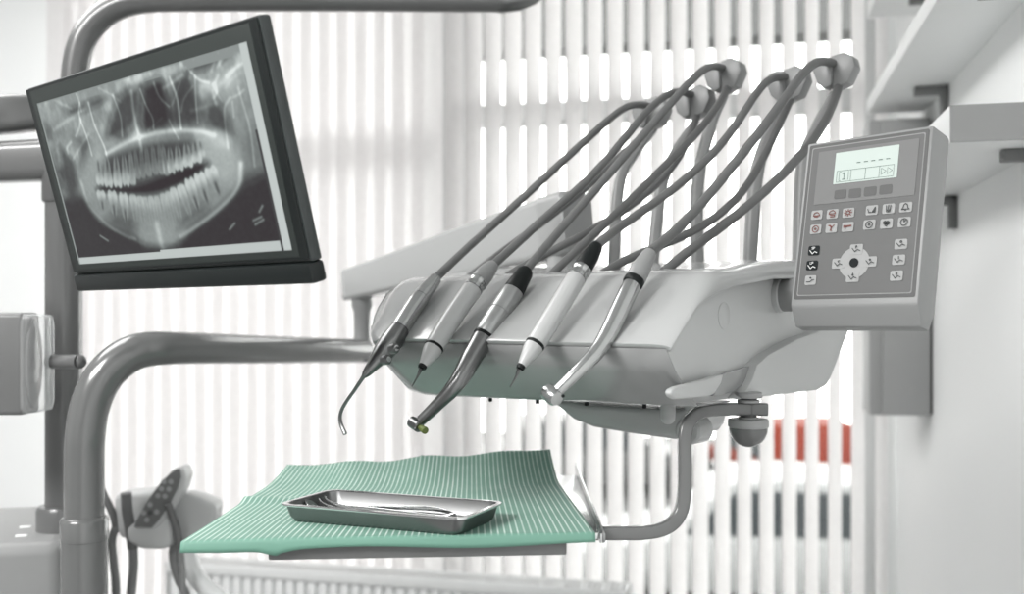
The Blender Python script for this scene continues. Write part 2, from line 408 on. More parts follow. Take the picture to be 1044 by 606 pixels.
ZT = [(0, -.028), (.02, -.011), (.075, .030), (.09, .0375), (.11, .0415), (.15, .044), (.25, .056), (.36, .060), (.44, .056), (.47, .046)]
XL = [(0, -.36), (.01, -.374), (.03, -.394), (.06, -.412), (.12, -.428), (.3, -.432), (.42, -.42), (.47, -.385)]
ZE = [(0, -.031), (.052, .0075), (.09, .018), (.125, .0245), (.238, .036), (.47, .030)]
con = thing('delivery_console', 'light grey rounded dental console carrying five handpieces and five hose arms', 'dental console', K(-.2, .2, -.09))
b = NB(); rows = []
ys = [0, .004, .01, .02, .035, .05, .065, .075, .083, .09, .1, .11, .125, .15, .18, .22, .27, .32, .37, .41, .44, .46, .47]
for y in ys:
    xl = ip(XL, y); zt = ip(ZT, y); r = []
    n = 44
    ds = [0, .0004, .0015, .004, .008, .013, .019, .026]
    xs = [xl + d for d in ds] + [xl + .026 + (-xl - .052) * k / 20 for k in range(1, 20)] + [-d for d in reversed(ds)]
    for x in xs:
        zl = zt - .030 if y > .02 else zt - .006; zr = min(ip(ZE, y), zt - .001)
        z = zt if xl + .026 <= x <= -.026 else (zl + (zt - zl) * rnd((x - xl) / .026) if x < xl + .026 else zr + (zt - zr) * rnd(-x / .026))
        r.append(b.verts.new(K(x, y, z)))
    rows.append(r)
for r0, r1 in zip(rows[:-1], rows[1:]):
    for i in range(len(r0) - 1): b.faces.new((r0[i], r0[i + 1], r1[i + 1], r1[i]))
shell = obj('upper_shell', b, PLAST, con, sharp=50)
md = shell.modifiers.new('thickness', 'SOLIDIFY'); md.thickness = .006; md.offset = -1
md = shell.modifiers.new('edge', 'BEVEL'); md.width = .0016; md.segments = 2; md.limit_method = 'ANGLE'; md.angle_limit = math.radians(50)

def yfront(x):
    for (y0, x0), (y1, x1) in zip(XL[:-1], XL[1:]):
        if x1 <= x <= x0: return y0 + (y1 - y0) * (x0 - x) / (x0 - x1)
    return 0. if x > -.36 else .12
def ring(x, inset=0.):
    q = rnd((x + .425) / .10); y0 = yfront(x); yb = .455 if x > -.40 else .43
    zl = lambda z: -.028 + (z * (1 - .25 * x) + .028) * q if z < -.028 else z
    f = lambda y: min(max(y, y0 + .002), yb)
    R_ = [(y0 + .003, -.031 if y0 < .005 else ip(ZT, y0) - .008), (f(.022 + y0 * .9), zl(-.053)), (f(.055 + y0 * .8), zl(-.0805)), (f(.062 + y0 * .8), zl(-.084)),
          (f(.13 + y0 * .5), zl(-.0845)), (f(.352), zl(-.0865)), (f(.372), zl(-.083)), (f(.39), zl(-.072)), (f(.448), -.022), (yb, -.01), (yb, .030)]
    R_ += [(f(y), ip(ZT, f(y)) - .011) for y in (.42, .36, .25, .15, .11, .09, .075, .05, .025, .012)]
    return R_
xs = [-.424, -.421, -.416, -.408, -.398, -.385, -.372, -.36, -.34, -.31, -.2, -.1, -.015]
b = NB(); skin(b, [[K(x, y, z) for y, z in ring(x)] for x in xs]); obj('body', b, SIDEP, con, sharp=30)
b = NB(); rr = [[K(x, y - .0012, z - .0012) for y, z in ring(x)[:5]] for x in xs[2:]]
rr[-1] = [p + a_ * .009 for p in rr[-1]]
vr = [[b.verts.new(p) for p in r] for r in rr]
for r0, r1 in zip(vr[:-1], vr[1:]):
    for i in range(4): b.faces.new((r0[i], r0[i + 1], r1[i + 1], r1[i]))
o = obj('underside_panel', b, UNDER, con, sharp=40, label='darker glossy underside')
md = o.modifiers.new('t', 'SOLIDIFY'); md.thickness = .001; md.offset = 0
# right side: lower rear cover, dark patch painting the recess shade, lip
b = NB(); pl = [(.182, -.0535), (.21, -.044), (.2865, -.0295), (.36, -.021), (.452, -.013), (.452, -.022), (.392, -.0745), (.375, -.0855), (.352, -.089), (.140, -.085), (.160, -.075), (.172, -.066)]
prism(b, [K(-.30, y, z) for y, z in pl], a_ * .298, .0025); obj('rear_cover', b, SIDEP, con)
b = NB(); prism(b, [Kx(x, y, -.010) for x, y in ((733, 383), (750, 378), (767, 373), (764, 383), (757, 393), (748, 400), (728, 404))], -a_ * .004, .0005); obj('recess_shade', b, UNDER, con, label='recess shade painted dark')
b = NB(); prism(b, [Kx(x, y, -.002) for x, y in ((684, 401), (686, 397), (691, 394.5), (715, 388), (738, 381.5), (736, 391), (729, 402), (722, 405), (690, 407.5), (686, 405.5))], -a_ * .007, .0022, 3); obj('side_lip', b, SIDEP, con)
b = NB(); p = Kx(737, 322, -.016); lathe(b, p, a_, [(0, .013), (.0015, .013), (.002, .012)]); obj('screw_cover', b, SIDEP, con)
# pegs under the front edge
for px, py in ((500, 403), (548, 406), (598, 409), (657, 412)):
    b = NB(); c = Kp(px, py, .11); c.z = CZ - .0835 * (1 - .25 * (c - KO).dot(a_)); lathe(b, c, -ZZ, [(0, .0022), (.0105, .0022), (.011, .0016)], 10); obj('peg', b, BLACK, con)
for px, py in ((509, 402), (557, 405), (609, 408), (668, 411)):
    b = NB(); c = Kp(px, py, .14); c.z = CZ - .0835 * (1 - .25 * (c - KO).dot(a_)); lathe(b, c, -ZZ, [(0, .003), (.0065, .003)], 10); obj('rubber_dot', b, BLACK, con)
# hand grip below the console
gy = .17
b = NB(); poly = [(560, 408), (584, 428), (604, 436), (640, 442), (690, 449), (696, 440), (701, 418), (650, 417), (600, 413.5)]
prism(b, [Kp(x, y, gy) for x, y in poly], b_ * .10, .005, 3); obj('hand_grip', b, PLAST, con)
b = NB(); c = Kp(681, 412, .13); lathe(b, c, -ZZ, dome([(0, .0075), (.014, .0075)])); obj('grip_stud', b, SIDEP, con)
b = NB(); c = Kp(706, 439, gy + .01); lathe(b, c - b_ * .012, b_, [(0, .012), (.002, .0145), (.03, .0145)], 24); obj('grip_cap', b, PLAST, con)
b = NB(); lathe(b, c, ZZ, [(0, .009), (.06, .009)]); obj('grip_post', b, PLAST, con)

# whips: five hose arms at the back
whips = [([(625, 262), (631, 190), (646, 158), (667, 131)], (664, 117)), ([(664, 256), (674, 192), (688, 157), (707, 128)], (708, 106)),
         ([(711, 268), (711, 190), (724, 130), (738, 98)], (739, 79)), ([(764, 264), (770, 188), (781, 143), (799, 108)], (804, 88)),
         ([(815, 262), (819, 170), (833, 130), (850, 96)], (852, 75))]
heads = []
for k, (pth, hd) in enumerate(whips):
    ysw = [.375, .395, .42, .435]
    pts = [Kp(x, y, yy) for (x, y), yy in zip(pth, ysw)]; pts[0].z = K(0, 0, .050).z
    b = NB(); tube(b, pts, .008, radii=[.0105, .0105, .0098, .0080], prof=rsq(1, .7, .45)); wo = obj('hose_arm', b, WHIP, con)
    h = Kp(hd[0], hd[1], .43); heads.append(h)
    b = NB(); hx = [(-.004, -.019), (.012, -.013), (.0195, .003), (.017, .014), (.008, .020), (-.006, .017), (-.010, .0)]
    prism(b, [h + a_ * (x * 1.15 + .004) + ZZ * z * 1.1 - b_ * .010 for x, z in hx], b_ * .022, .0014, 2); obj('hose_clamp', b, CLAMP, wo)
    b = NB(); hx = [(-.0225, .004), (-.020, .014), (-.010, .018), (.0, .016), (.0, -.016), (-.008, -.020), (-.017, -.012)]
    prism(b, [h + a_ * (x + .000) + ZZ * z - b_ * .016 for x, z in hx], b_ * .018, .0016, 2); obj('clamp_roller', b, WHIP, wo)

# ------------------------------------------------------------------ handpieces
def on_axis(px, py, y): return Kp(px, py, y)
HPG = 'handpieces hanging on the console front'
def hosepath(front, tail, k, back, y0):
    """front: pixels from the tail to the clamp; back: pixels from the console top to the clamp"""
    pts = []; n = len(front)
    for i, (x, y) in enumerate(front):
        t = i / (n - 1); pts.append(Kp(x, y, .068 + (.425 - .068) * t))
    pts[0] = tail
    end = pts[-1]
    bk = []
    m = len(back)
    for i, (x, y) in enumerate(back):
        t = i / (m - 1); bk.append(Kp(x, y, y0 + (.43 - y0) * t))
    bk = list(reversed(bk))
    return pts, bk
def whip_of(p): return min(range(5), key=lambda k: (heads[k] - p).length)
def hose(parent, tail, front, back, y0, r=.0048):
    fr, bk = hosepath(front, tail, 0, back, y0)
    h = heads[whip_of(fr[-1])]
    def even(pts, n):
        path, _ = catmull(pts, 8); L = [0]
        for p, q in zip(path[:-1], path[1:]): L.append(L[-1] + (q - p).length)
        o, k = [], 0
        for i in range(n + 1):
            t = L[-1] * i / n
            while k < len(L) - 2 and L[k + 1] < t: k += 1
            o.append(path[k].lerp(path[k + 1], min(1, (t - L[k]) / max(L[k + 1] - L[k], 1e-9))))
        for it in range(60):
            q = [p.copy() for p in o]
            for i in range(1, len(o) - 1): o[i] = q[i] * .5 + (q[i - 1] + q[i + 1]) * .25
        return o
    top = [h - a_ * .012 + ZZ * .0165 - b_ * .004, h + a_ * .001 + ZZ * .0105]
    path = even(fr[:-1] + top, 60) + [h + a_ * .006 - ZZ * .002] + even([h + a_ * .005 - ZZ * .012] + bk[1:], 50)
    b = NB(); tube(b, path, r, 12, 0); return obj('hose', b, HOSE, parent)

def hp(name, label, cat, tail):
    return thing(name, label, cat, tail, HPG)
def pieces(parent, path, ys, segs, n=20, rs=1.10):
    """path: pixel centreline; segs: (part, material, [(index t 0..1 along path, radius px)])"""
    pts = [on_axis(x, y, yy) for (x, y), yy in zip(path, ys)]
    cum = [0]
    for p, q in zip(pts[:-1], pts[1:]): cum.append(cum[-1] + (q - p).length)
    fine, _ = catmull(pts, 10)
    cf = [0]
    for p, q in zip(fine[:-1], fine[1:]): cf.append(cf[-1] + (q - p).length)
    Lt = cf[-1]
    def at(t):
        s = t * Lt
        for i in range(len(cf) - 1):
            if s <= cf[i + 1]: 
                u = (s - cf[i]) / max(cf[i + 1] - cf[i], 1e-9); return fine[i].lerp(fine[i + 1], u)
        return fine[-1]
    outl = {}
    for part, m, pr in segs:
        b = NB(); pp = [at(t) for t, r in pr]; rad = [r * rs * pp[i].y / F for i, (t, r) in enumerate(pr)]
        # refine long segments so the sweep follows the bend
        P2, R2 = [pp[0]], [rad[0]]
        for (t0, _), (t1, _), r0, r1 in zip(pr[:-1], pr[1:], rad[:-1], rad[1:]):
            k = max(1, int((t1 - t0) / .06))
            for i in range(1, k + 1): P2.append(at(t0 + (t1 - t0) * i / k)); R2.append(r0 + (r1 - r0) * i / k)
        tube(b, P2, 0, n, 0, R2); outl[part] = obj(part, b, m, parent, sharp=40)
    return pts, at, outl

# 1 syringe
T1 = on_axis(445, 283, .066)
h1 = hp('air_water_syringe', 'steel air and water syringe with thin bent dark nozzle, first from the console left end', 'dental handpiece', T1)
pts, at, _ = pieces(h1, [(445, 283), (424, 310), (400, 347), (371, 384)], [.066, .03, -.01, -.04], [
    ('tail_sleeve', STEEL, [(0, 4.5), (.02, 6), (.22, 8.2), (.235, 8.2)]),
    ('handle', STEEL, [(.24, 8.6), (.25, 9), (.55, 9.2), (.57, 9.2)]),
    ('head', DSTEEL, [(.57, 9.4), (.68, 10.8), (.78, 10), (.92, 5.5), (.97, 4.2), (1, 2.5)])])
for px, py in ((402, 355.5), (394, 367)):
    c = on_axis(px, py, -.045); b = NB(); d = (EYE - c).normalized() + V((.9, 0, .2)); lathe(b, c - d.normalized() * .004, d, [(0, .0052), (.006, .0052), (.0075, .004)]); bo = obj('button', b, DSTEEL, h1)
    b = NB(); lathe(b, c + d.normalized() * .003, d, [(0, .0032), (.0012, .003)]); obj('button_cap', b, CHROME, bo)
b = NB(); tube(b, [on_axis(x, y, -.04) for x, y in ((372, 382), (362, 397), (351, 413), (347, 423), (347.5, 432), (352, 443))], 0, 10, 6, [.0022, .0019, .0019, .0019, .0021, .0024]); obj('nozzle', b, DSTEEL, h1)
hose(h1, T1, [(446, 281), (480, 249), (508, 225), (570, 168), (618, 124), (640, 105), (655, 101)], [(466, 292), (513, 256), (565, 218), (600, 190), (634, 157), (662, 134), (672, 124)], .14)

# 2 scaler with grey sleeve
def scaler(name, label, path, ys, sleeve_m, tipend):
    T = on_axis(path[0][0], path[0][1], ys[0]); h = hp(name, label, 'dental handpiece', T)
    pts, at, oo = pieces(h, path, ys, [
        ('sleeve', sleeve_m, [(0, 5), (.015, 6.2), (.1, 8.2), (.19, 9), (.2, 8)]),
        ('collar', STEEL, [(.2, 8.8), (.205, 9.3), (.225, 9.3), (.23, 8.7), (.25, 8.7), (.255, 9.2), (.28, 9.2)]),
        ('body', HANDW, [(.28, 8.6), (.29, 9.4), (.5, 9.6), (.8, 9.4), (.81, 9)]),
        ('ring', BLACK, [(.808, 9.15), (.812, 9.5), (.825, 9.5), (.829, 9)]),
        ('nose_cone', HANDW, [(.829, 9), (.86, 8.6), (.93, 5.8), (.975, 4)]),
        ('nose_ring', BLACK, [(.975, 4.2), (.99, 4.2), (1, 3.4)])])
    e = pts[-1]; b = NB(); q = on_axis(tipend[0], tipend[1], ys[-1] - .003); m = e.lerp(q, .45)
    tube(b, [e, e.lerp(q, .2), m + a_ * .0006, q], 0, 10, 5, [.0022, .0017, .0011, .0007]); obj('tip', b, DSTEEL, h); return h, T
h2, T2 = scaler('ultrasonic_scaler', 'white scaler handpiece with grey sleeve, second from the console left end', [(503, 270), (484, 292), (458, 329), (429.5, 376)], [.066, .036, 0, -.04], WHIP, (420, 394))
hose(h2, T2, [(503, 269), (530, 246), (561, 216), (605, 181), (640, 137), (667, 103), (690, 89), (704, 90)], [(506, 289), (545, 263), (609, 234), (648, 207), (678, 183), (702, 148), (716, 115)], .14)
h4, T4 = scaler('ultrasonic_scaler', 'white scaler handpiece with black sleeve, fourth from the console left end', [(609, 250), (588, 283), (563, 324), (529.5, 376.5)], [.066, .036, 0, -.04], BLACK, (520, 395))
hose(h4, T4, [(609, 250), (622, 238), (642, 224), (684, 196), (737, 150), (765, 103), (783, 77), (800, 71)], [(612, 281), (628, 266), (658, 256), (711, 238), (748, 211), (770, 180), (788, 141), (808, 100)], .14)

# 3 contra-angle
T3 = on_axis(537, 275, .066)
h3 = hp('contra_angle_handpiece', 'steel contra angle handpiece with black sleeve and olive rubber cup, middle of the row', 'dental handpiece', T3)
pts, at, _ = pieces(h3, [(537, 275), (510, 318), (487, 354), (468, 388), (449, 410), (426, 432)], [.066, .03, .0, -.025, -.035, -.045], [
    ('sleeve', BLACK, [(0, 5.5), (.02, 7.5), (.14, 9.5), (.145, 9)]),
    ('motor', MOTOR, [(.145, 9.6), (.15, 10), (.28, 10.4), (.283, 9.9), (.288, 9.9), (.29, 10.4), (.43, 10.6), (.435, 10)]),
    ('ring', BLACK, [(.433, 10.1), (.437, 10.3), (.447, 10.3), (.45, 9.6)]),
    ('shank', DSTEEL, [(.45, 9.6), (.46, 9.9), (.58, 9.4), (.72, 7.8), (.85, 5.8), (.98, 4.8)])], rs=1.16)
c = on_axis(424, 433, -.045); d = (on_axis(431, 437.5, -.048) - on_axis(418, 429, -.042)).normalized()
b = NB(); lathe(b, c - d * .0085, d, [(0, .004), (.0015, .0058), (.015, .0058), (.0165, .0045)]); obj('head', b, DSTEEL, h3)
b = NB(); lathe(b, c + d * .0075, d, [(0, .0024), (.003, .0030), (.009, .0036), (.0105, .0034), (.0108, .001)]); obj('rubber_cup', b, GREENB, h3, label='olive green rubber cup')
hose(h3, T3, [(537, 275), (560, 246), (596, 207), (640, 155), (684, 106), (708, 76), (726, 64), (740, 64)], [(556, 286), (596, 247), (631, 216), (671, 176), (711, 137), (736, 104), (746, 88)], .14)

# 5 turbine
T5 = on_axis(663, 257, .066)
h5 = hp('turbine_handpiece', 'satin steel turbine handpiece with grey sleeve and round head, nearest the control panel', 'dental handpiece', T5)
pts, at, _ = pieces(h5, [(663, 257), (643, 293), (615, 350), (591, 377), (566, 401)], [.066, .036, -.005, -.03, -.045], [
    ('sleeve', WHIP, [(0, 5.5), (.02, 6.8), (.1, 8.6), (.13, 9.6), (.2, 9.8), (.205, 9)]),
    ('ring', BLACK, [(.2, 9.4), (.205, 9.8), (.232, 9.8), (.238, 9)]),
    ('handle', STEEL, [(.238, 8.4), (.25, 8.9), (.45, 9.2), (.6, 8.6), (.8, 6.6), (.98, 5.4)])])
c = on_axis(563, 403, -.045); d = (on_axis(572, 410, -.05) - on_axis(556, 397, -.042)).normalized()
b = NB(); lathe(b, c - d * .0085, d, [(0, .005), (.002, .0078), (.013, .0082), (.0165, .0062), (.017, .003)]); obj('head', b, STEEL, h5)
b = NB(); q = on_axis(578, 398, -.05); lathe(b, on_axis(574, 404, -.05), (EYE - c), [(0, .0016), (.001, .0016)], 10); obj('spray_port', b, BLACK, h5)
hose(h5, T5, [(663, 257), (680, 243), (702, 225), (755, 159), (799, 104), (817, 73), (836, 58), (852, 57)], [(676, 278), (706, 251), (764, 212), (808, 168), (826, 148), (846, 120), (860, 88)], .14, .0052)

# ------------------------------------------------------------------ control panel
PS = .90
PC = V((.3631 * PS, 1.0411 * PS, CZ + .0971 * PS)); pr_ = V((.6798, -.7333, .0102)); pd_ = V((.7183, .6630, -.2109)); pu_ = V((.1479, .1507, .9775))
pr_.normalize(); pu_ = (pu_ - pr_ * pu_.dot(pr_)).normalized(); pd_ = pu_.cross(pr_) * 1.0
if pd_.y < 0: pd_ = -pd_
def PL(u, v, d=0.): return PC + (pr_ * u + pu_ * v + pd_ * d) * PS
def UVp(px, py):
    p = onpl(px, py, PC, pd_) - PC; return p.dot(pr_) / PS, p.dot(pu_) / PS
def Z6(x, y): return UVp(780 + x / 2.635, 120 + y / 2.635)
pan = thing('control_panel', 'grey control panel with pale green display and chair keys on the console right side', 'control panel', PL(0, -.1, .03))
HW, HH = .0705, .0925
b = NB(); prof = [(HH, 0), (-HH, 0), (-HH - .004, .003), (-HH - .0205, .0135), (-HH - .0215, .030), (-HH - .002, .040), (HH - .003, .040), (HH, .036)]
prism(b, [PL(-HW, v, d) for v, d in prof], pr_ * (2 * HW * PS), .002, 2); obj('housing', b, HOUS, pan)
def flat(name, m, uvs, d0, d1, parent, bev=0.):
    b = NB(); prism(b, [PL(u, v, d1) for u, v in uvs], pd_ * (d0 - d1) * PS, bev); return obj(name, b, m, parent)
def rrect(u, v, w, h, r, k=3): return [(u + x, v + y) for x, y in rsq(w, h, r, k)]
qd = [Z6(122, 77), Z6(443, 29), Z6(403, 481), Z6(77, 489)]
u0 = (qd[0][0] + qd[3][0]) / 2; u1 = (qd[1][0] + qd[2][0]) / 2; v1 = (qd[0][1] + qd[1][1]) / 2; v0 = (qd[2][1] + qd[3][1]) / 2
def rect(u0, u1, v0, v1, r): return rrect((u0 + u1) / 2, (v0 + v1) / 2, (u1 - u0) / 2, (v1 - v0) / 2, r)
kp = flat('keypad', SOFTK, rect(u0, u1, v0, v1, .002), .001, -.0006, pan)
flat('key_border', KEYLINE, rect(u0 + .0035, u1 - .0035, v0 + .0035, v1 - .0035, .002), .0, -.0008, kp)
flat('key_film', KEYP, rect(u0 + .0046, u1 - .0046, v0 + .0046, v1 - .0046, .002), .0, -.0010, kp)
q = [Z6(148, 95), Z6(417, 55), Z6(403, 208), Z6(131, 237)]
du0, du1, dv0, dv1 = (q[0][0] + q[3][0]) / 2, (q[1][0] + q[2][0]) / 2, (q[2][1] + q[3][1]) / 2, (q[0][1] + q[1][1]) / 2
flat('display_surround', KEYL, rect(du0, du1, dv0, dv1, .001), 0, -.0014, kp)
q = [Z6(193, 97), Z6(364, 73), Z6(355, 158), Z6(185, 184)]
lu0, lu1, lv0, lv1 = (q[0][0] + q[3][0]) / 2, (q[1][0] + q[2][0]) / 2, (q[2][1] + q[3][1]) / 2, (q[0][1] + q[1][1]) / 2
disp = flat('display', LCD, rect(lu0, lu1, lv0, lv1, .0006), 0, -.0018, pan)
def strokes(name, m, parent, lines, w, d=-.0024, cl=None):
    """flat ink strokes: lines of (u, v) points, width w"""
    b = NB()
    for ln in lines:
        for (x0, y0), (x1, y1) in zip(ln[:-1], ln[1:]):
            dx, dy = x1 - x0, y1 - y0; L = math.hypot(dx, dy) or 1e-9; nx, ny = -dy / L * w / 2, dx / L * w / 2; ex, ey = dx / L * w * .3, dy / L * w * .3
            vs = [b.verts.new(PL(x, y, d)) for x, y in ((x0 - ex + nx, y0 - ey + ny), (x1 + ex + nx, y1 + ey + ny), (x1 + ex - nx, y1 + ey - ny), (x0 - ex - nx, y0 - ey - ny))]
            b.faces.new(vs)
    return obj(name, b, m, parent, doubles=False)
LWd, LHd = lu1 - lu0, lv1 - lv0
def dl(x, y): return (lu0 + x * LWd, lv0 + y * LHd)
strokes('display_dashes', LCDM, disp, [[dl(.36 + i * .115, .60), dl(.36 + i * .115 + .055, .60)] for i in range(5)], .0009, -.0022)
ln = [[dl(.05, .40), dl(.95, .40)], [dl(.05, .05), dl(.95, .05)]] + [[dl(x, .05), dl(x, .40)] for x in (.05, .28, .51, .73, .95)]
ln += [[dl(.09, .09), dl(.09, .36)], [dl(.24, .09), dl(.24, .36)], [dl(.09, .36), dl(.12, .36)], [dl(.09, .09), dl(.12, .09)]]
strokes('display_boxes', LCDM, disp, ln, .00042, -.0022)
strokes('display_digit', LCDM, disp, [[dl(.145, .29), dl(.17, .33), dl(.17, .12)], [dl(.145, .12), dl(.195, .12)]], .0008, -.0022)
strokes('display_arrows', LCDM, disp, [[dl(x, .13), dl(x, .33), dl(x + .075, .23), dl(x, .13)] for x in (.76, .855)], .0004, -.0022)
def cir(u, v, r, n=14, a0=0, a1=360): return [(u + r * math.cos(math.radians(a0 + (a1 - a0) * i / n)), v + r * math.sin(math.radians(a0 + (a1 - a0) * i / n))) for i in range(n + 1)]
S = .0048
def icon(kind, u, v):
    def t(*p): return [(u + x * S, v + y * S) for x, y in p]
    ch = [t((-.9, .25), (-.2, -.55), (.35, -.05), (.95, -.35))]
    if kind == 'cup': return [cir(u, v - .2 * S, .75 * S, 10, 0, 180), t((-.8, -.2), (.8, -.2)), t((-.45, -.45), (.45, -.45))]
    if kind == 'cup2': return [cir(u, v, .75 * S, 10, 0, 180), t((-.8, 0), (.8, 0)), t((-.5, -.35), (.6, -.35), (.6, -.7), (-.4, -.7))]
    if kind == 'lamp': return [cir(u, v, .42 * S, 8)] + [t((.55 * c, .5 * s), (.95 * c, .8 * s)) for c, s in ((1, 0), (-1, 0), (0, 1), (0, -1), (.75, .75), (-.75, .75), (.75, -.75), (-.75, -.75))]
    if kind == 'ramp': return [t((-.9, .3), (-.6, -.5), (-.1, -.5)), t((.1, -.5), (.8, -.5), (.8, .6), (.1, -.5)), t((.4, -.4), (.7, .1))]
    if kind == 'glass': return [t((-.5, .7), (-.35, -.7), (.35, -.7), (.5, .7)), t((-.4, -.2), (0, -.5), (.4, -.2)), t((0, .8), (0, -.2))]
    if kind == 'bell': return [t((-.8, -.45), (.8, -.45), (.5, -.1), (.4, .5), (0, .8), (-.4, .5), (-.5, -.1), (-.8, -.45)), t((-.15, -.7), (.15, -.7))]
    if kind == 'ring': return [cir(u, v, .75 * S), cir(u, v, .2 * S, 6)]
    if kind == 'clock': return [cir(u, v, .75 * S), t((0, .7), (0, 0), (.45, .45))]
    if kind == 'fan': return [cir(u - .3 * S, v + .2 * S, .35 * S, 8), cir(u + .3 * S, v + .1 * S, .4 * S, 8), cir(u, v - .3 * S, .25 * S, 8), t((-.6, .2), (.6, .2)), t((-.3, 0), (.6, -.1)), t((-.5, .4), (.5, .4))]
    if kind == 'drill': return [t((-.7, .6), (-.1, .3), (.1, -.7)), t((.7, .7), (.1, .1), (-.2, -.6)), t((-.4, .7), (.2, .2))]
    if kind == 'hand': return [t((-.9, .35), (-.9, -.1), (-.3, 0), (.9, .1)), t((-.9, .3), (0, .25), (.9, .3)), t((-.5, .0), (-.5, -.6))]
    if kind == 'chair': return ch
    if kind == 'flat': return [t((-.9, -.4), (0, -.4), (.4, .0), (.95, .1)), cir(u, v + .5 * S, .12 * S, 6)]
    hd = cir(u, v + .35 * S, .1 * S, 6)
    extra = {'up': [t((-.05, .2), (.05, .8)), t((-.15, .6), (.05, .8), (.2, .55))], 'down': [t((.05, .8), (.05, .2)), t((-.15, .5), (.05, .2), (.2, .5))],
             'bk': [t((.1, .2), (-.1, .6), (.3, .6))], 'fw': [cir(u, v + .4 * S, .16 * S, 6)], '0': [cir(u + .05 * S, v + .5 * S, .2 * S, 8)],
             '1': [t((.0, .75), (.0, .2))], '2': [t((-.15, .7), (.15, .7), (-.1, .25), (.2, .25))]}
    return ch + extra.get(kind, [hd])
def letters(s, u, v, h):
    w = h * .62; o = []
    G = {'S': [(1, 1), (0, 1), (0, .5), (1, .5), (1, 0), (0, 0)], 'P': [(0, 0), (0, 1), (1, 1), (1, .5), (0, .5)], 'L': [(0, 1), (0, 0), (1, 0)]}
    for i, c in enumerate(s): o.append([(u + (i - len(s) / 2) * w * 1.35 + x * w, v + y * h) for x, y in G[c]])
    return o
def button(px, py, kind, m=BTN, ink=INK, w=.0066, h=.0052):
    u, v = Z6(px, py); bo = flat('button', m, rrect(u, v, w, h, .0017), -.0008, -.0017, pan)
    if kind in ('SP', 'LP'):
        strokes('chair_icon', ink, bo, icon('chair', u, v - .0012), .0009); strokes('key_letters', ink, bo, letters(kind, u, v + .0012, .0023), .0006)
    elif kind: strokes('icon', ink, bo, icon(kind, u, v), .00085)
    return bo
for px, py, kd in ((141, 263, 'cup'), (183, 260, 'cup2'), (226, 257, 'lamp'), (138, 301, 'ring'), (180, 298, 'drill'), (224, 295, 'hand')): button(px, py, kd, ink=INKR)
for px, py, kd in ((289, 250, 'ramp'), (334, 246, 'glass'), (380, 242, 'bell'), (282, 289, 'ring'), (328, 286, 'fan'), (376, 282, 'clock'), (124, 438, 'flat'), (367, 341, '0'), (361, 383, '1'), (355, 426, '2')): button(px, py, kd)
button(133, 358, 'SP', BTND, INKW); button(128, 398, 'LP', BTND, INKW)
for px, py in ((204, 207), (243, 204), (284, 199), (326, 194)): button(px, py, None, SOFTK, w=.0068, h=.0050)
u, v = Z6(241, 391); cr = flat('cross_pad', BTN, cir(u, v, .0168, 28)[:-1], -.0008, -.0014, pan)
b = NB(); vs = [PL(x, y, -.0024) for x, y in cir(u, v, .0049, 20)[:-1]]; prism(b, vs, pd_ * .0012); obj('centre_button', b, BTND, cr)
for px, py, kd in ((247, 355, 'up'), (199, 393, 'bk'), (284, 388, 'fw'), (237, 429, 'down')): button(px, py, kd, w=.0072, h=.0055)
b = NB(); p0 = Kx(789, 301, -.020); lathe(b, p0, a_, [(0, .0178), (.048, .0178)], 32); obj('swivel_stub', b, HOUS, pan)
b = NB(); lathe(b, p0, a_, [(0, .0192), (.0105, .0192), (.0115, .0182)], 32); obj('stub_collar', b, SIDEP, pan)

# ------------------------------------------------------------------ tray arm, tray, bib
ta = thing('tray_arm', 'grey bent bar with a round clamping knob, holding the instrument tray under the console', 'tray arm', P(697, 540, .93))
b = NB(); pth = [P(781, 417.5, .975), P(760, 417.5, .972), P(735, 417.5, .962), P(714, 420.5, .950), P(702, 431, .943), P(698, 448, .938), P(698, 480, .932), P(697, 508, .928), P(692, 526, .925), P(679, 538, .922), P(658, 543, .921), P(630, 543.5, .920), P(607, 543.5, .920)]
tube(b, pth, .0058, smooth=6, prof=rsq(1, 1.05, .38, 4), up=V((0, 1, 0))); obj('bar', b, ARMG, ta)
kc = P(763, 418, .975)
def kz(y): return CZ + (CY - y) / F * .975
for nm, y0, y1, r, m in (('washer', 400, 406, .0135, GREYK), ('spindle', 403, 432, .008, SEAM), ('washer', 407.5, 411, .011, GREYK), ('washer', 425.5, 427.5, .010, GREYK)):
    b = NB(); z1, z0 = kz(y0), kz(y1); bv = min(.001, (z1 - z0) * .3); lathe(b, V((kc.x, kc.y, z0)), ZZ, [(0, r - bv), (bv, r), (z1 - z0 - bv, r), (z1 - z0, r - bv)], 28); obj(nm, b, m, ta)
b = NB(); z1, z0 = kz(427.5), kz(436); lathe(b, V((kc.x, kc.y, z0)), ZZ, [(0, .0188), (.001, .0196), (z1 - z0 - .001, .0196), (z1 - z0, .0185)], 32); ko = obj('knob', b, GREYK, ta)
b = NB(); lathe(b, V((kc.x, kc.y, z0)), -ZZ, [(0, .0186)] + [(.0195 * math.sin(x), .0186 * math.cos(x) + .0001) for x in [math.pi / 2 * i / 8 for i in range(1, 9)]], 32); obj('knob_grip', b, ARMG, ko, label='darker domed lower half')

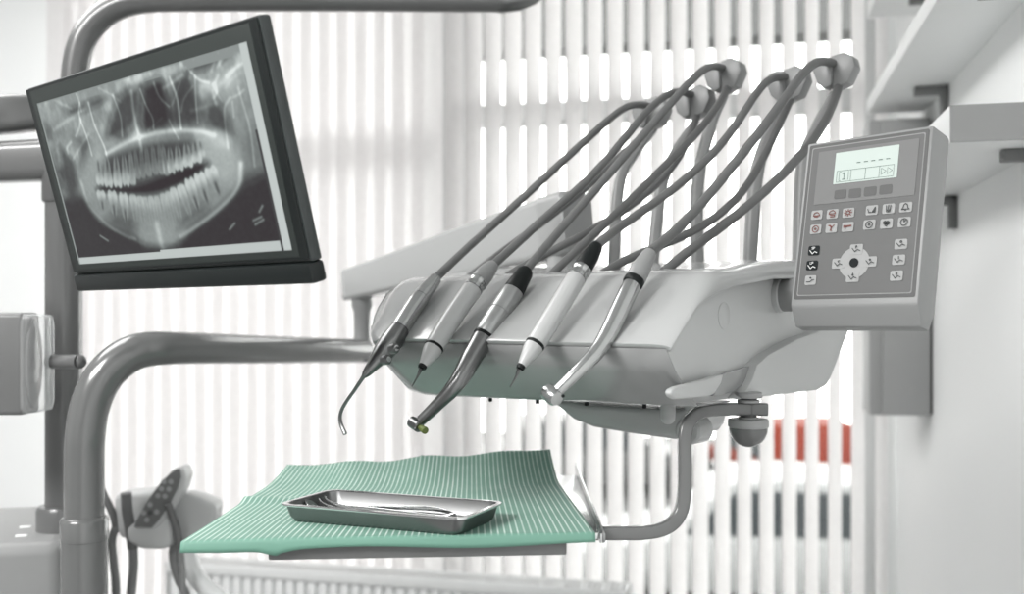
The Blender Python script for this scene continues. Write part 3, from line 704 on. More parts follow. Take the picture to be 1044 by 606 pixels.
SLP = .018
def TZ(x, h): return CZ - h - SLP * (x + .07) * -1 * -1 if False else CZ - h + SLP * (x + .07)
TXL, TXR, TY0, TY1 = -.2147, .078, .876, 1.20
tr = thing('instrument_tray', 'flat grey metal tray table under the green paper', 'tray', V((-.07, 1.03, CZ - .217)))
b = NB()
vs = []
def slab(bm, x0, x1, y0, y1, h0, h1, bev=0.):
    prism(bm, [V((x, y0, TZ(x, h))) for x, h in ((x0, h0), (x1, h0), (x1, h1), (x0, h1))], V((0, y1 - y0, 0)), bev)
slab(b, TXL, TXR - .03, TY0, TY0 + .012, .199, .2165, .0015); obj('front_rail', b, TRAYG, tr)
b = NB(); slab(b, TXL, TXR, TY0 + .013, TY1, .2, .206, .001); obj('plate', b, TRAYS, tr, label='bright steel plate')
b = NB(); slab(b, TXL, TXL + .01, TY0 + .013, TY1, .199, .2165, .0015); obj('side_rail', b, TRAYG, tr)
b = NB()
prism(b, [V((TXR, y, TZ(TXR, h))) for y, h in ((.885, .2085), (.885, .200), (.90, .196), (1.235, .190), (1.24, .196), (1.22, .206))], V((.0022, 0, 0)), .0006); obj('edge_lip', b, TRAYS, tr)
b = NB(); prism(b, [V((TXR + .0022, y, TZ(TXR, h))) for y, h in ((.886, .2085), (.886, .2), (1.02, .199), (1.03, .207))], V((.003, 0, 0)), .0008); obj('arm_socket', b, GREYK, tr)

# green paper bib
b = NB(); NU, NV = 90, 70
def lerp2(u, v):
    FL, FR, BR, BL = V((-.290, .872, 0)), V((.073, .872, 0)), V((.046, 1.205, 0)), V((-.272, 1.205, 0))
    return (FL * (1 - u) + FR * u) * (1 - v) + (BL * (1 - u) + BR * u) * v
rng = np.random.default_rng(3)
uvs = {}
gr = []
for j in range(NV + 1):
    row = []
    for i in range(NU + 1):
        u, v = i / NU, j / NV; vv = max(0, (v - .045) / .955)
        p = lerp2(u, vv)
        # left edge: the sheet narrows towards its free front corner and ends in a notch
        if u < .3: p.y += 0
        h = .1965
        h -= .021 * max(0, (vv - .72) / .28) ** 1.6 * (.55 + .75 * u)
        h -= .0045 * math.exp(-((vv - .52 - .1 * u) / .035) ** 2) * max(0, .35 - u) / .35          # fold line on the left
        h -= .0015 * math.sin(u * 9 + vv * 3) ** 2 * vv + .0012 * math.sin(u * 23 + 2 * vv) * vv * vv
        h -= .002 * math.exp(-((u - .47 - .04 * vv) / .006) ** 2) * max(0, vv - .45)
        fr = (TXL - p.x)
        if fr > 0: h += .028 * fr ** 1.2 - .05 * fr * vv
        z = TZ(p.x, h)
        if v < .045:
            q = (.045 - v) / .045
            drop = .009 + .0045 * math.exp(-((u - .235) / .035) ** 2) * (1 if u < .235 else .6) + .0015 * math.sin(u * 11)
            z -= drop * q ** 1.3; p.y -= .0026 * math.sin(q * math.pi * .5)
        vtx = b.verts.new(V((p.x, p.y, z))); uvs[vtx] = (u, v); row.append(vtx)
    gr.append(row)
uvl = b.loops.layers.uv.new('UVMap')
for j in range(NV):
    for i in range(NU):
        f = b.faces.new((gr[j][i], gr[j][i + 1], gr[j + 1][i + 1], gr[j + 1][i]))
        for lp in f.loops: lp[uvl].uv = uvs[lp.vert]
bo = obj('paper_bib', b, BIB, None, sharp=80, doubles=False); tag(bo, 'green embossed paper sheet with pale stripes spread over the tray', 'paper sheet')
md = bo.modifiers.new('t', 'SOLIDIFY'); md.thickness = .0006; md.offset = 0

# steel instrument dish
sa = math.radians(-24.8); sl = V((math.cos(sa), math.sin(sa), SLP * math.cos(sa))).normalized(); sw_ = V((-math.sin(sa), math.cos(sa), 0)); sn = sl.cross(sw_).normalized(); 
if sn.z < 0: sn = -sn
SC = V((-.1137, .9385, TZ(-.1137, .1955)))
def Sd(x, y, z): return SC + sl * x + sw_ * y + sn * z
st = thing('steel_dish', 'shallow rectangular steel dish holding dental tools on the green paper', 'dish', SC)
def rr2(w, h, r, z, k=5): return [Sd(x, y, z) for x, y in rsq(w, h, r, k)]
b = NB(); rgs = [rr2(.086, .031, .008, .001), rr2(.0905, .0355, .010, .0015), rr2(.0925, .0375, .011, .005), rr2(.0955, .0395, .011, .0155), rr2(.0990, .0430, .012, .0158), rr2(.0990, .0430, .012, .0146), rr2(.0963, .0403, .011, .0140), rr2(.0935, .0385, .011, .004), rr2(.0905, .0355, .010, 0), rr2(.086, .031, .008, 0)]
skin(b, rgs, False)
f1 = [v for v in b.verts][:24]; b.faces.new(f1); f2 = [v for v in b.verts][-24:]; b.faces.new(f2)
obj('pan', b, DISH, st, sharp=50)
b = NB(); skin(b, [rr2(.0953, .0393, .011, .0157), rr2(.0953, .0393, .011, .0164), rr2(.0992, .0432, .012, .0164), rr2(.0994, .0434, .012, .0156), rr2(.0992, .0432, .012, .0144)], False); obj('rim', b, CHROME, st, label='bright rim')
TG = 'dental tools lying in the steel dish'
def tool(name, label, pts, rad, m=STEEL, n=8, extra=None):
    t = thing(name, label, 'dental tool', pts[0], TG); b = NB(); tube(b, pts, 0, n, 5, rad); obj('handle', b, m, t)
    if extra: extra(t)
    return t
def mirror(t):
    b = NB(); c = Sd(-.089, -.004, .0088); nrm = (sn * .8 + sl * .6).normalized(); lathe(b, c - nrm * .001, nrm, [(0, .006), (.0005, .0065), (.002, .0065)]); h = obj('mirror_head', b, STEEL, t)
    b = NB(); lathe(b, c + nrm * .0011, nrm, [(0, .0058), (.0004, .0058)]); obj('mirror_glass', b, CHROME, h)
tool('mouth_mirror', 'steel mouth mirror lying lengthwise along the front of the dish', [Sd(.07, -.022, .0042), Sd(.0, -.016, .0042), Sd(-.05, -.010, .0045), Sd(-.088, -.004, .0085)], [.0026, .0028, .0018, .0012], extra=mirror)
tool('dental_probe', 'thin steel probe with hooked tip lying in the middle of the dish', [Sd(.075, -.008, .0045), Sd(.0, -.004, .0042), Sd(-.06, .004, .0045), Sd(-.085, .010, .0085), Sd(-.0915, .012, .0125)], [.0014, .0025, .0022, .0012, .0006])
tool('dental_scaler', 'slim steel scaler with curved ends behind the probe in the dish', [Sd(.062, .012, .0085), Sd(.045, .010, .0045), Sd(.0, .008, .004), Sd(-.06, .016, .0045), Sd(-.085, .020, .009), Sd(-.0915, .022, .0128)], [.0007, .0016, .0026, .0024, .0012, .0007])
tw = thing('tweezers', 'steel tweezers with spread arms lying at the back of the dish', 'dental tool', Sd(0, .02, .003), TG)
for s in (-1, 1):
    b = NB(); tube(b, [Sd(-.07, .022, .004), Sd(-.03, .022 + s * .003, .005 + s * .001), Sd(.03, .018 + s * .007, .006 + s * .002), Sd(.058, .010 + s * .004, .006 + s * .001), Sd(.075, -.002 + s * .001, .005)], 0, 8, 6, [.0022, .0025, .0022, .0016, .0008], prof=rsq(1, .45, .3)); obj('arm', b, CHROME, tw)

# ------------------------------------------------------------------ monitor
MC = V((-.3075, .8566, .1178)) * 1.08 + EYE
mr_ = V((.7668, -.6418, .0022)).normalized(); mu_ = V((-.1698, -.1996, .965)); mu_ = (mu_ - mr_ * mu_.dot(mr_)).normalized(); mdp = mr_.cross(mu_) * -1
if mdp.y < 0: mdp = -mdp
MW, MH = .37 * 1.08 / 2, .2002 * 1.08 / 2
def MP(u, v, d=0.): return MC + mr_ * u + mu_ * v + mdp * d
def MUV(px, py): p = onpl(px, py, MC, mdp) - MC; return p.dot(mr_), p.dot(mu_)
mon = thing('monitor', 'black flat monitor showing a dental x-ray, tilted on the pole', 'monitor', MP(0, -MH, .03))
MA = (mr_, mu_, mdp)
ch = .018
b = NB(); box(b, MP(0, ch / 2, .006), MA, (2 * MW, 2 * MH - ch, .012), .0025); obj('frame', b, MONE, mon)
b = NB(); box(b, MP(0, 0, .035), MA, (2 * MW * .62, 2 * MH * .7, .042), .012, 3); obj('back_cover', b, MONB, mon)
b = NB(); box(b, MP(0, ch / 2 + .0005, -.0008), MA, (2 * MW - .004, 2 * MH - ch - .004, .003), .001); obj('bezel', b, MONB, mon)
b = NB(); box(b, MP(0, -MH + ch / 2, .0045), MA, (2 * MW, ch, .0165), .003); obj('chin', b, MONB, mon)
sc4 = [MUV(39.9, 105.9), MUV(253.8, 42), MUV(300.9, 253.3), MUV(84.4, 270.2)]
su0, su1 = (sc4[0][0] + sc4[3][0]) / 2, (sc4[1][0] + sc4[2][0]) / 2; sv1, sv0 = (sc4[0][1] + sc4[1][1]) / 2, (sc4[2][1] + sc4[3][1]) / 2
b = NB(); box(b, MP(0, (MH - .0045 + sv0 - .006) / 2, -.0018), MA, (2 * MW - .022, MH - .0045 - (sv0 - .006), .002), .0006); obj('screen_surround', b, MONF, mon)
# x-ray picture: laid out in the screen's own frame (corner pixels -> 0..1)
NX, NY = 330, 200
src = np.array([(39.9, 105.9), (253.8, 42), (300.9, 253.3), (84.4, 270.2)]); dst = np.array([(0, 1), (1, 1), (1, 0), (0, 0)], float)
A = []
for (x, y), (U, W_) in zip(src, dst):
    A.append([x, y, 1, 0, 0, 0, -U * x, -U * y, -U]); A.append([0, 0, 0, x, y, 1, -W_ * x, -W_ * y, -W_])
Hm = np.linalg.svd(np.array(A))[2][-1].reshape(3, 3)
ASP = 1.6
def SX(x, y):
    q = Hm @ np.array([x, y, 1.]); return np.array([q[0] / q[2] * ASP, q[1] / q[2]])
U_, V_ = np.meshgrid((np.arange(NX) + .5) / NX * ASP, (np.arange(NY) + .5) / NY)
img = np.zeros((NY, NX))
def sstep(a, b, x): t = np.clip((x - a) / (b - a), 0, 1); return t * t * (3 - 2 * t)
def segdist(pts):
    d = np.full(U_.shape, 9.)
    for (x0, y0), (x1, y1) in zip(pts[:-1], pts[1:]):
        dx, dy = x1 - x0, y1 - y0; t = np.clip(((U_ - x0) * dx + (V_ - y0) * dy) / (dx * dx + dy * dy + 1e-12), 0, 1)
        d = np.minimum(d, np.hypot(U_ - x0 - t * dx, V_ - y0 - t * dy))
    return d
def smoothpts(px):
    pts = [V((*SX(*p), 0)) for p in px]; o, _ = catmull(pts, 6); return [(p.x, p.y) for p in o]
def line(px, w, amp, soft=1.):
    global img
    d = segdist(smoothpts(px)); img = img + amp * np.exp(-(d / w) ** 2)
def inside(px):
    pts = smoothpts(px + [px[0]]); c = np.zeros(U_.shape, bool)
    for (x0, y0), (x1, y1) in zip(pts[:-1], pts[1:]):
        if abs(y1 - y0) < 1e-9: continue
        k = ((y0 > V_) != (y1 > V_)) & (U_ < (x1 - x0) * (V_ - y0) / (y1 - y0) + x0); c ^= k
    return c, segdist(pts)
def region(px, val, soft, mix=1.):
    global img
    c, d = inside(px); s = np.where(c, sstep(0, soft, d) * .5 + .5, .5 - .5 * sstep(0, soft, d)) * mix
    img = img * (1 - s) + val * s
def fbm(scale, octs, seed, sx=1., sy=1.):
    r = np.random.default_rng(seed); o = np.zeros(U_.shape); am = 1; tot = 0
    for k in range(octs):
        n = int(scale * 2 ** k); gdn = r.random((n + 3, int(n * 1.6) + 3))
        x = U_ * n * sx % (int(n * 1.6) + 1); y = V_ * n * sy % (n + 1); xi = x.astype(int); yi = y.astype(int); fx = x - xi; fy = y - yi
        fx = fx * fx * (3 - 2 * fx); fy = fy * fy * (3 - 2 * fy)
        o += am * ((gdn[yi, xi] * (1 - fx) + gdn[yi, xi + 1] * fx) * (1 - fy) + (gdn[yi + 1, xi] * (1 - fx) + gdn[yi + 1, xi + 1] * fx) * fy); tot += am; am *= .55
    return o / tot
# ground tone: bright haze above, dark neck below
img[:] = .50 + .14 * sstep(.45, .95, V_) - .32 * sstep(.46, .36, V_)
img += (fbm(6, 4, 1) - .5) * .55 * sstep(.34, .6, V_) + (fbm(20, 3, 2, 1.7, .6) - .5) * .30 * sstep(.38, .6, V_)
region([(44, 112), (108, 96), (112, 130), (96, 150), (70, 165), (58, 160)], .60, .10, .45)
region([(205, 60), (250, 48), (264, 110), (272, 165), (252, 185), (238, 150), (225, 120), (205, 110)], .64, .10, .55)
region([(64, 148), (70, 190), (80, 212), (80, 170)], .26, .03, .75); region([(84, 142), (88, 176), (97, 165), (94, 142)], .30, .03, .7)
region([(212, 105), (222, 98), (236, 118), (241, 148), (228, 138), (215, 124)], .22, .04, .8); region([(246, 92), (254, 96), (268, 160), (256, 165)], .40, .04, .5)
# airways / sinuses
region([(122, 100), (134, 92), (146, 90), (141, 126), (124, 138), (112, 140)], .20, .04, .8)
region([(149, 88), (165, 80), (172, 92), (176, 126), (150, 132)], .10, .04, .9); region([(178, 80), (196, 74), (208, 116), (203, 126), (180, 126)], .20, .04, .8)
region([(72, 110), (108, 98), (104, 107), (76, 117)], .28, .025, .75); region([(190, 64), (236, 52), (222, 66), (196, 74)], .26, .025, .75)
for (cx_, cy_, rr_, vv_) in ((70, 130, 6, .8), (104, 118, 5, .3), (150, 102, 5, .35), (190, 96, 7, .15), (215, 92, 6, .8), (238, 84, 7, .75), (230, 70, 5, .8), (60, 120, 5, .75), (118, 148, 6, .7), (208, 130, 6, .7)):
    region([(cx_ - rr_, cy_), (cx_, cy_ - rr_), (cx_ + rr_, cy_), (cx_, cy_ + rr_)], vv_, .05, .35)
# jaw and the dark gap between the rows of teeth
region([(84, 178), (92, 158), (104, 140), (130, 145), (165, 138), (205, 134), (228, 134), (243, 150), (249, 170), (246, 190), (225, 212), (200, 231), (182, 249), (155, 249), (135, 238), (108, 226), (92, 206)], .62, .035, .9)
region([(108, 156), (138, 146), (165, 140), (188, 139), (200, 144), (196, 176), (165, 182), (140, 190), (112, 184)], .20, .05, .85)
region([(104, 189), (140, 189), (172, 178), (212, 163), (216, 168), (192, 184), (166, 195), (140, 197), (104, 194)], .07, .022, .95)
region([(112, 226), (130, 238), (142, 240), (140, 220), (122, 216)], .30, .05, .7); region([(186, 234), (214, 218), (212, 206), (190, 216)], .34, .05, .7)
region([(206, 150), (222, 138), (236, 140), (247, 160), (242, 182), (226, 184)], .74, .05, .75)
region([(86, 178), (96, 156), (106, 150), (104, 190), (94, 200)], .66, .05, .7)
line([(86, 185), (94, 208), (110, 226), (130, 239), (142, 243)], .012, .16); line([(249, 165), (246, 190), (224, 214), (202, 231), (188, 240)], .014, .26)
line([(112, 156), (130, 146), (150, 138), (168, 133.5), (186, 131.5), (204, 132), (222, 136)], .014, .25); line([(108, 158), (150, 141), (196, 133), (235, 142)], .045, .14)
for q in range(26):                                             # fine bone texture above the palate
    r_ = np.random.default_rng(100 + q); x = r_.uniform(50, 255); y = r_.uniform(70, 140) - (x - 150) * .28; a_l = r_.uniform(-1, 1) + (1.2 if x < 150 else 1.9); l_ = r_.uniform(6, 16)
    line([(x - l_ * math.cos(a_l), y - l_ * math.sin(a_l)), (x + r_.uniform(-3, 3), y), (x + l_ * math.cos(a_l), y + l_ * math.sin(a_l))], r_.uniform(.005, .011), r_.uniform(.07, .20))
for ln, w, a in (([(118, 96), (126, 118), (128, 138)], .006, .22), ([(93, 104), (100, 128), (110, 150), (113, 164)], .006, .28), ([(84, 104), (84, 118), (92, 140), (97, 158)], .005, .26), ([(137, 92), (140, 116), (145, 138), (148, 152)], .012, .22),
                 ([(146, 90), (152, 106), (159, 120), (160, 130)], .005, .28), ([(160, 84), (166, 98), (176, 108)], .006, .26), ([(176, 78), (184, 100), (188, 130)], .007, .34), ([(58, 132), (84, 114), (94, 106)], .014, .14),
                 ([(193, 67), (206, 80), (216, 83)], .006, .28), ([(202, 76), (203, 100), (205, 124)], .005, .22), ([(210, 86), (228, 84), (240, 72), (248, 56)], .02, .14), ([(238, 98), (232, 112), (236, 150)], .006, .18), ([(246, 88), (258, 130), (263, 168)], .006, .18)): line(ln, w, a)
# teeth: crown end -> root end, half width
def tooth(c, r, w, amp=.55, roots=2):
    global img
    a = SX(*c); e = SX(*r); d = e - a; L = np.hypot(*d); d /= L; n = np.array([-d[1], d[0]])
    t = ((U_ - a[0]) * d[0] + (V_ - a[1]) * d[1]) / L; s = ((U_ - a[0]) * n[0] + (V_ - a[1]) * n[1])
    tt = t - (.035 * np.cos(s / w * 6.3) if roots > 1 else .03 * (s / w) ** 2)
    hw = w * np.interp(tt, [-.05, .02, .14, .34, .5, .8, 1.02], [.45, .86, 1., .92, .76, .56, .2])
    m = sstep(1.1, .72, np.abs(s) / np.maximum(hw, 1e-5)) * sstep(-.06, .04, tt) * sstep(1.05, .8, t)
    crown = sstep(.55, .18, t)
    furc = np.exp(-(s / (w * .2)) ** 2) * sstep(.42, .62, t) * (.28 if roots > 1 else .08) + np.exp(-(s / (w * .2)) ** 2) * sstep(.6, .3, t) * sstep(.1, .25, t) * .08
    val = .60 + .24 * crown - furc + .06 * (np.abs(s) / np.maximum(hw, 1e-5)) ** 3
    k = np.clip(m * amp * 1.35, 0, 1)
    img = img * (1 - k) + val * k
for q, (x, y, rx, ry, w, a, n) in enumerate((
    (106, 188, 103, 162, .036, .52, 2), (114.5, 190, 112, 158, .040, .60, 2), (124, 190, 121, 156, .040, .62, 2), (132.5, 188.5, 129, 154, .034, .58, 2), (139.5, 188, 136, 152, .030, .5, 1),
    (145, 182, 141, 150, .024, .34, 1), (150, 181, 147, 148, .024, .30, 1), (156, 179, 152, 146, .027, .34, 1), (162.5, 177, 158.5, 145, .027, .34, 1), (169, 177, 165, 144, .026, .36, 1), (174, 178, 169, 145, .024, .42, 1),
    (179, 175.5, 176, 147, .032, .58, 2), (187, 172.5, 184, 145, .036, .64, 2), (196, 169, 193, 143, .040, .68, 2), (205, 164.5, 202, 142, .038, .64, 2), (210, 158, 207, 142, .026, .5, 2),
    (106, 194, 109, 215, .040, .58, 2), (117.5, 194, 121, 222, .042, .60, 2), (129, 196.5, 133, 228, .040, .58, 2), (139, 197.5, 143, 228, .032, .5, 1), (146, 199, 151, 230, .026, .42, 1),
    (151, 200, 157, 232, .022, .36, 1), (157, 199, 163, 236, .024, .40, 1), (163, 199, 170, 238, .024, .36, 1), (169, 196, 177, 234, .024, .40, 1), (174, 194, 183, 230, .024, .44, 1),
    (179.5, 190, 189, 226, .030, .60, 1), (187, 187, 199, 221, .034, .62, 1), (196, 181, 207, 215, .040, .68, 2), (206, 175.5, 216, 207, .044, .70, 2), (217, 169.5, 228, 198, .048, .72, 2))):
    tooth((x, y), (rx, ry), w, a, n)
region([(148, 236), (160, 226), (175, 226), (190, 236), (182, 249), (168, 247), (152, 249)], .64, .05, .6); line([(164, 228), (168, 246), (172, 258)], .02, .16)
for it in range(1): img = (img + np.roll(img, 1, 0) + np.roll(img, 1, 1) + np.roll(img, -1, 0) + np.roll(img, -1, 1)) / 5
# dark corners, hyoid marks, film strips
region([(64, 210), (84, 204), (96, 222), (112, 236), (140, 250), (172, 256), (172, 262), (88, 270), (75, 240)], .20, .035, .8)
region([(252, 188), (286, 180), (302, 240), (302, 254), (182, 258), (188, 248), (206, 236), (232, 216), (244, 202)], .16, .03, .9)
for ln in ([(106, 240), (114, 245)], [(238, 232), (243, 226)], [(262, 223), (270, 219)], [(264, 227), (272, 222)], [(268, 214), (271, 208)]): line(ln, .007, .35)
img += (fbm(60, 2, 5) - .5) * .05
img = np.where(V_ > .955, np.maximum(img, .60), img); img = np.where((V_ < .044), .80, img); img = np.where((V_ < .056) & (U_ / ASP > .45), .80, img)
img = np.where((U_ / ASP > .972), .82, img); img = np.where((U_ / ASP > .965) & (U_ / ASP <= .972) & (V_ < .6), .25, img); img = np.where((U_ / ASP < .008), .62, img); img = np.where(V_ < .004, .35, img)
img = np.clip(img, .03, .97)
img = np.clip(.5 + (img - .5) * 1.08, .04, .97)
me_v = [MP(su0 + (su1 - su0) * i / NX, sv0 + (sv1 - sv0) * j / NY, -.0030) - ORG[mon] for j in range(NY + 1) for i in range(NX + 1)]
me_f = [(j * (NX + 1) + i, j * (NX + 1) + i + 1, (j + 1) * (NX + 1) + i + 1, (j + 1) * (NX + 1) + i) for j in range(NY) for i in range(NX)]
me = bpy.data.meshes.new('screen'); me.from_pydata(me_v, [], me_f)
att = me.color_attributes.new('xray', 'FLOAT_COLOR', 'POINT')
pv = np.zeros((NY + 1, NX + 1)); pv[:NY, :NX] = img; pv[NY, :NX] = img[-1]; pv[:, NX] = pv[:, NX - 1]
lin = np.where(pv <= .04045, pv / 12.92, ((pv + .055) / 1.055) ** 2.4).ravel()
sh = np.clip(pv.ravel(), 0, 1)
col = np.stack([lin * (.81 + .13 * sh) + .012 * (1 - sh), lin, lin * (.95 + .03 * sh) + .006 * (1 - sh), np.ones_like(lin)], 1)
att.data.foreach_set('color', col.astype(np.float32).ravel())
m = bpy.data.materials.new('xray_screen'); m.use_nodes = True; nt = m.node_tree; bs = nt.nodes['Principled BSDF']
at_ = nt.nodes.new('ShaderNodeAttribute'); at_.attribute_name = 'xray'
bs.inputs['Base Color'].default_value = (.012, .013, .013, 1); bs.inputs['Roughness'].default_value = .35; bs.inputs['Specular IOR Level'].default_value = .2
nt.links.new(at_.outputs['Color'], bs.inputs['Emission Color']); bs.inputs['Emission Strength'].default_value = .67
me.materials.append(m); so = bpy.data.objects.new('screen', me); C.objects.link(so); so.parent = mon; ORG[so] = ORG[mon]

# ------------------------------------------------------------------ left side: unit cabinet, pole, arms, lamp
PD = 1.40
uc = thing('unit_cabinet', 'low grey dental unit cabinet in the bottom left corner, carrying the thin pole', 'dental unit', P(-40, CY, 1.42) * 1 - ZZ * (CZ))
ux = V((math.cos(math.radians(10)), math.sin(math.radians(10)), 0)); uy = V((-ux.y, ux.x, 0)); zt = CZ - .305
c0 = P(62, CY, 1.315); c0.z = 0
b = NB(); box(b, c0 - ux * .24 + uy * .14 + ZZ * (.1 + (zt - .1) / 2), (ux, uy, ZZ), (.48, .28, zt - .1), .018, 3); obj('body', b, UNITG, uc)
b = NB(); box(b, c0 - ux * .24 + uy * .15 + ZZ * .05, (ux, uy, ZZ), (.42, .22, .1), .004); obj('plinth', b, SEAM, uc)
for px, py in ((22, 547), (26, 538)):
    b = NB(); d = ray(px, py); q = EYE + d * ((zt - CZ) / d.z); box(b, q, (ux, uy, ZZ), (.016, .006, .004), .0015); obj('cover_clip', b, WHITE, uc)

lp = thing('lamp_pole', 'grey pole with swivel arms behind the monitor, curving along the top of the photo', 'lamp pole', V((P(65, 0, PD).x, PD, zt)))
pb = V((P(65, 0, PD).x, PD, 0))
b = NB(); ztop = P(0, 196, PD).z; lathe(b, V((pb.x, pb.y, zt)), ZZ, [(0, .0245), (ztop - zt, .0245)], 28); obj('column', b, POLEG, lp)
b = NB(); lathe(b, V((pb.x, pb.y, zt - .001)), ZZ, [(0, .036), (.028, .036), (.034, .033), (.035, .0245)], 28); obj('base_collar', b, POLEG, lp)
def pz(y, D=PD): return CZ + (CY - y) / F * D
b = NB(); lathe(b, V((pb.x, pb.y, pz(207))), ZZ, [(0, .0265), (.003, .0285), (pz(141) - pz(207) - .004, .0285), (pz(141) - pz(207), .024)], 28); obj('swivel_joint', b, POLEG, lp)
b = NB(); tube(b, [P(66, 163, PD), P(40, 164, PD), P(-30, 167, PD), P(-75, 168, PD)], .0275, smooth=4, prof=rsq(1, .85, .5, 5), radii=[.0285, .0285, .0275, .027]); la = obj('lower_arm', b, POLEG, lp)
b = NB(); lathe(b, V((P(-75, 0, PD).x, PD, pz(192))), ZZ, [(0, .028), (.004, .031), (pz(92) - pz(192) - .004, .031), (pz(92) - pz(192), .027)], 28); obj('elbow_joint', b, POLEG, lp)
b = NB(); tube(b, [P(-75, 120, PD), P(0, 117, PD), P(40, 115, PD + .02), P(76, 112, PD + .03)], .026, smooth=4, prof=rsq(1, .85, .55, 5), radii=[.028, .027, .0245, .022]); obj('upper_arm', b, POLEG, lp)
b = NB(); q = PD + .03
tube(b, [P(76, 140, q), P(76, 100, q), P(77, 70, q), P(84, 42, q), P(99, 21, q), P(120, 7, q), P(150, 0, q), P(200, -1, q), P(300, -1, q + .02), P(420, 0.3, q + .05), P(520, 1.6, q + .08)], .0185, 22, 8, radii=[.0185] * 8 + [.0180, .0170, .0165]); obj('curved_arm', b, POLEG, lp)
b = NB(); e0 = P(507, 1.4, q + .076); e1 = P(558, -4, q + .086); lathe(b, e0, e1 - e0, [(0, .0172), (.004, .0182), (.035, .018), (.058, .011), (.068, .004)], 24); obj('arm_end_cap', b, DSTEEL, lp, label='dark end cap')
b = NB(); bp = P(150, 160, 1.06); tube(b, [P(78, 128, q), P(105, 140, 1.3), MP(0, .0, .10), MP(0, 0, .05)], .014, smooth=6); obj('monitor_bracket', b, POLEG, lp)

# operating lamp with clear cover
LDp = 1.22
ol = thing('operating_lamp', 'grey dental lamp head with clear rounded cover and side handle, at the left edge', 'lamp', P(-40, 424, LDp))
def lz(y): return CZ + (CY - y) / F * LDp
x0, x1 = P(-110, 0, LDp).x, P(24, 0, LDp).x; hd = .022; yc_ = LDp + hd
b = NB(); box(b, V(((x0 + x1) / 2, yc_, (lz(319) + lz(424)) / 2)), AX, (x1 - x0, 2 * hd, lz(319) - lz(424)), .006, 3); obj('housing', b, LAMPB, ol)
h0, h1 = lz(422), lz(320.5); zc = (h0 + h1) / 2; hh = (h1 - h0) / 2; rgx = []
b = NB()
for dx, kk, kz_ in ((-.004, 1.0, 1.0), (.004, 1.02, 1.0), (.012, .98, .99), (.0165, .86, .975), (.0195, .62, .96), (.021, .3, .95)):
    rgx.append([V((x1 + dx + .006 * (1 - yy * yy) * max(0, dx) / .021, yc_ + xx * hd * kk, zc + yy * hh * kz_)) for xx, yy in rsq(1, 1, .2, 4)])
skin(b, rgx, False); b.faces.new(b.verts[-20:]); obj('clear_cover', b, COVER, ol, label='clear plastic cover')
b = NB(); rg_ = []
for dx, kk in ((0, 1), (.003, .98), (.006, .8), (.007, .3)):
    rg_.append([V((x1 + dx, yc_ + c * hd * .85 * kk, zc + s_ * hh * .93 * kk)) for c, s_ in circ(28)])
skin(b, rg_); obj('lens', b, POLEG, ol)
b = NB(); tube(b, [P(50, 369, LDp + .03), P(60, 369, LDp + .025), P(74, 369, LDp + .02), P(81, 369, LDp + .015)], .009, 14, 4, radii=[.0088, .0088, .009, .009]); lathe(b, P(81, 369, LDp + .015), V((1, 0, 0)), dome([(0, .009), (.0005, .009)])); obj('handle', b, POLEG, ol)
b = NB(); tube(b, [V((P(-75, 0, PD).x, PD, pz(150))), V((P(-72, 0, PD).x, PD - .03, pz(215))), V((P(-62, 0, LDp).x, LDp + .06, lz(275))), V((P(-58, 0, LDp).x, LDp + .022, lz(326)))], .016, smooth=6); obj('hanger', b, POLEG, ol)

# delivery arm: bent tube, post and spring arm
da = thing('delivery_boom', 'thick grey bent tube with spring arm carrying the console', 'support arm', V((P(86, 0, 1.17).x, 1.17, 0)))
D0 = 1.17
b = NB(); c = P(86, 0, D0); cc = V((c.x, c.y, 0))
tube(b, [V((c.x, D0, .6)), P(86, 560, D0), P(86, 480, D0), P(87, 445, D0), P(92, 414, D0 + .005), P(104, 387, D0 + .012), P(122, 368, D0 + .022), P(144, 357.5, D0 + .035), P(180, 355, D0 + .07), P(260, 356.5, D0 + .22), P(340, 357.5, D0 + .42), P(371, 358, D0 + .52)], .0225, 24, 8, radii=[.0225] * 7 + [.0218, .0205, .0202, .0202, .0202]); obj('bent_tube', b, ARMG, da)
b = NB(); lathe(b, V((c.x, D0, 0)), ZZ, [(0, .026), (CZ - .268, .026), (CZ - .2675, .0268), (CZ - .245, .0268), (CZ - .241, .0245), (CZ - .240, .0225)], 32); obj('floor_tube', b, ARMG, da)
b = NB(); lathe(b, V((c.x, D0, 0)), ZZ, [(0, .12), (.015, .12), (.02, .115)], 32); obj('foot_plate', b, ARMG, da)
D1 = D0 + .52
b = NB(); p0 = P(369, 362, D1); lathe(b, p0 - ZZ * .012, ZZ, [(0, .022), (.02, .023), (.03, .016), (.05, .0135), (.085, .0145), (.095, .018), (.11, .018)], 24); obj('post', b, WHIP, da)
b = NB(); A0 = P(364, 289, D1 + .005); A1 = P(576, 231, 1.30)
dr = (A1 - A0).normalized(); st_ = [(-.025, .022), (-.02, .027), (.0, .0275), (.12, .030), (.3, .037), ((A1 - A0).length - .02, .040)]
pr2 = rsq(1, .7, .25, 4)
skin(b, rings([A0 + dr * t for t, r in st_], [r for t, r in st_], pr2, ZZ)); obj('spring_arm', b, PLAST, da)
b = NB(); st_ = [((A1 - A0).length - .021, .0415), ((A1 - A0).length + .022, .041), ((A1 - A0).length + .026, .037)]
skin(b, rings([A0 + dr * t for t, r in st_], [r for t, r in st_], pr2, ZZ)); obj('arm_cap', b, CAPG, da)
b = NB(); q = A1 - ZZ * .03; lathe(b, V((q.x, q.y, CZ + .045)), ZZ, [(0, .022), (.01, .024), (q.z - CZ - .045 + .01, .024)], 24); obj('pivot', b, PLAST, da)
b = NB(); lathe(b, A0 + V((.005, -.022, -.002)), -b_, [(0, .005), (.003, .005)], 16); obj('screw_cover', b, WHIP, da)

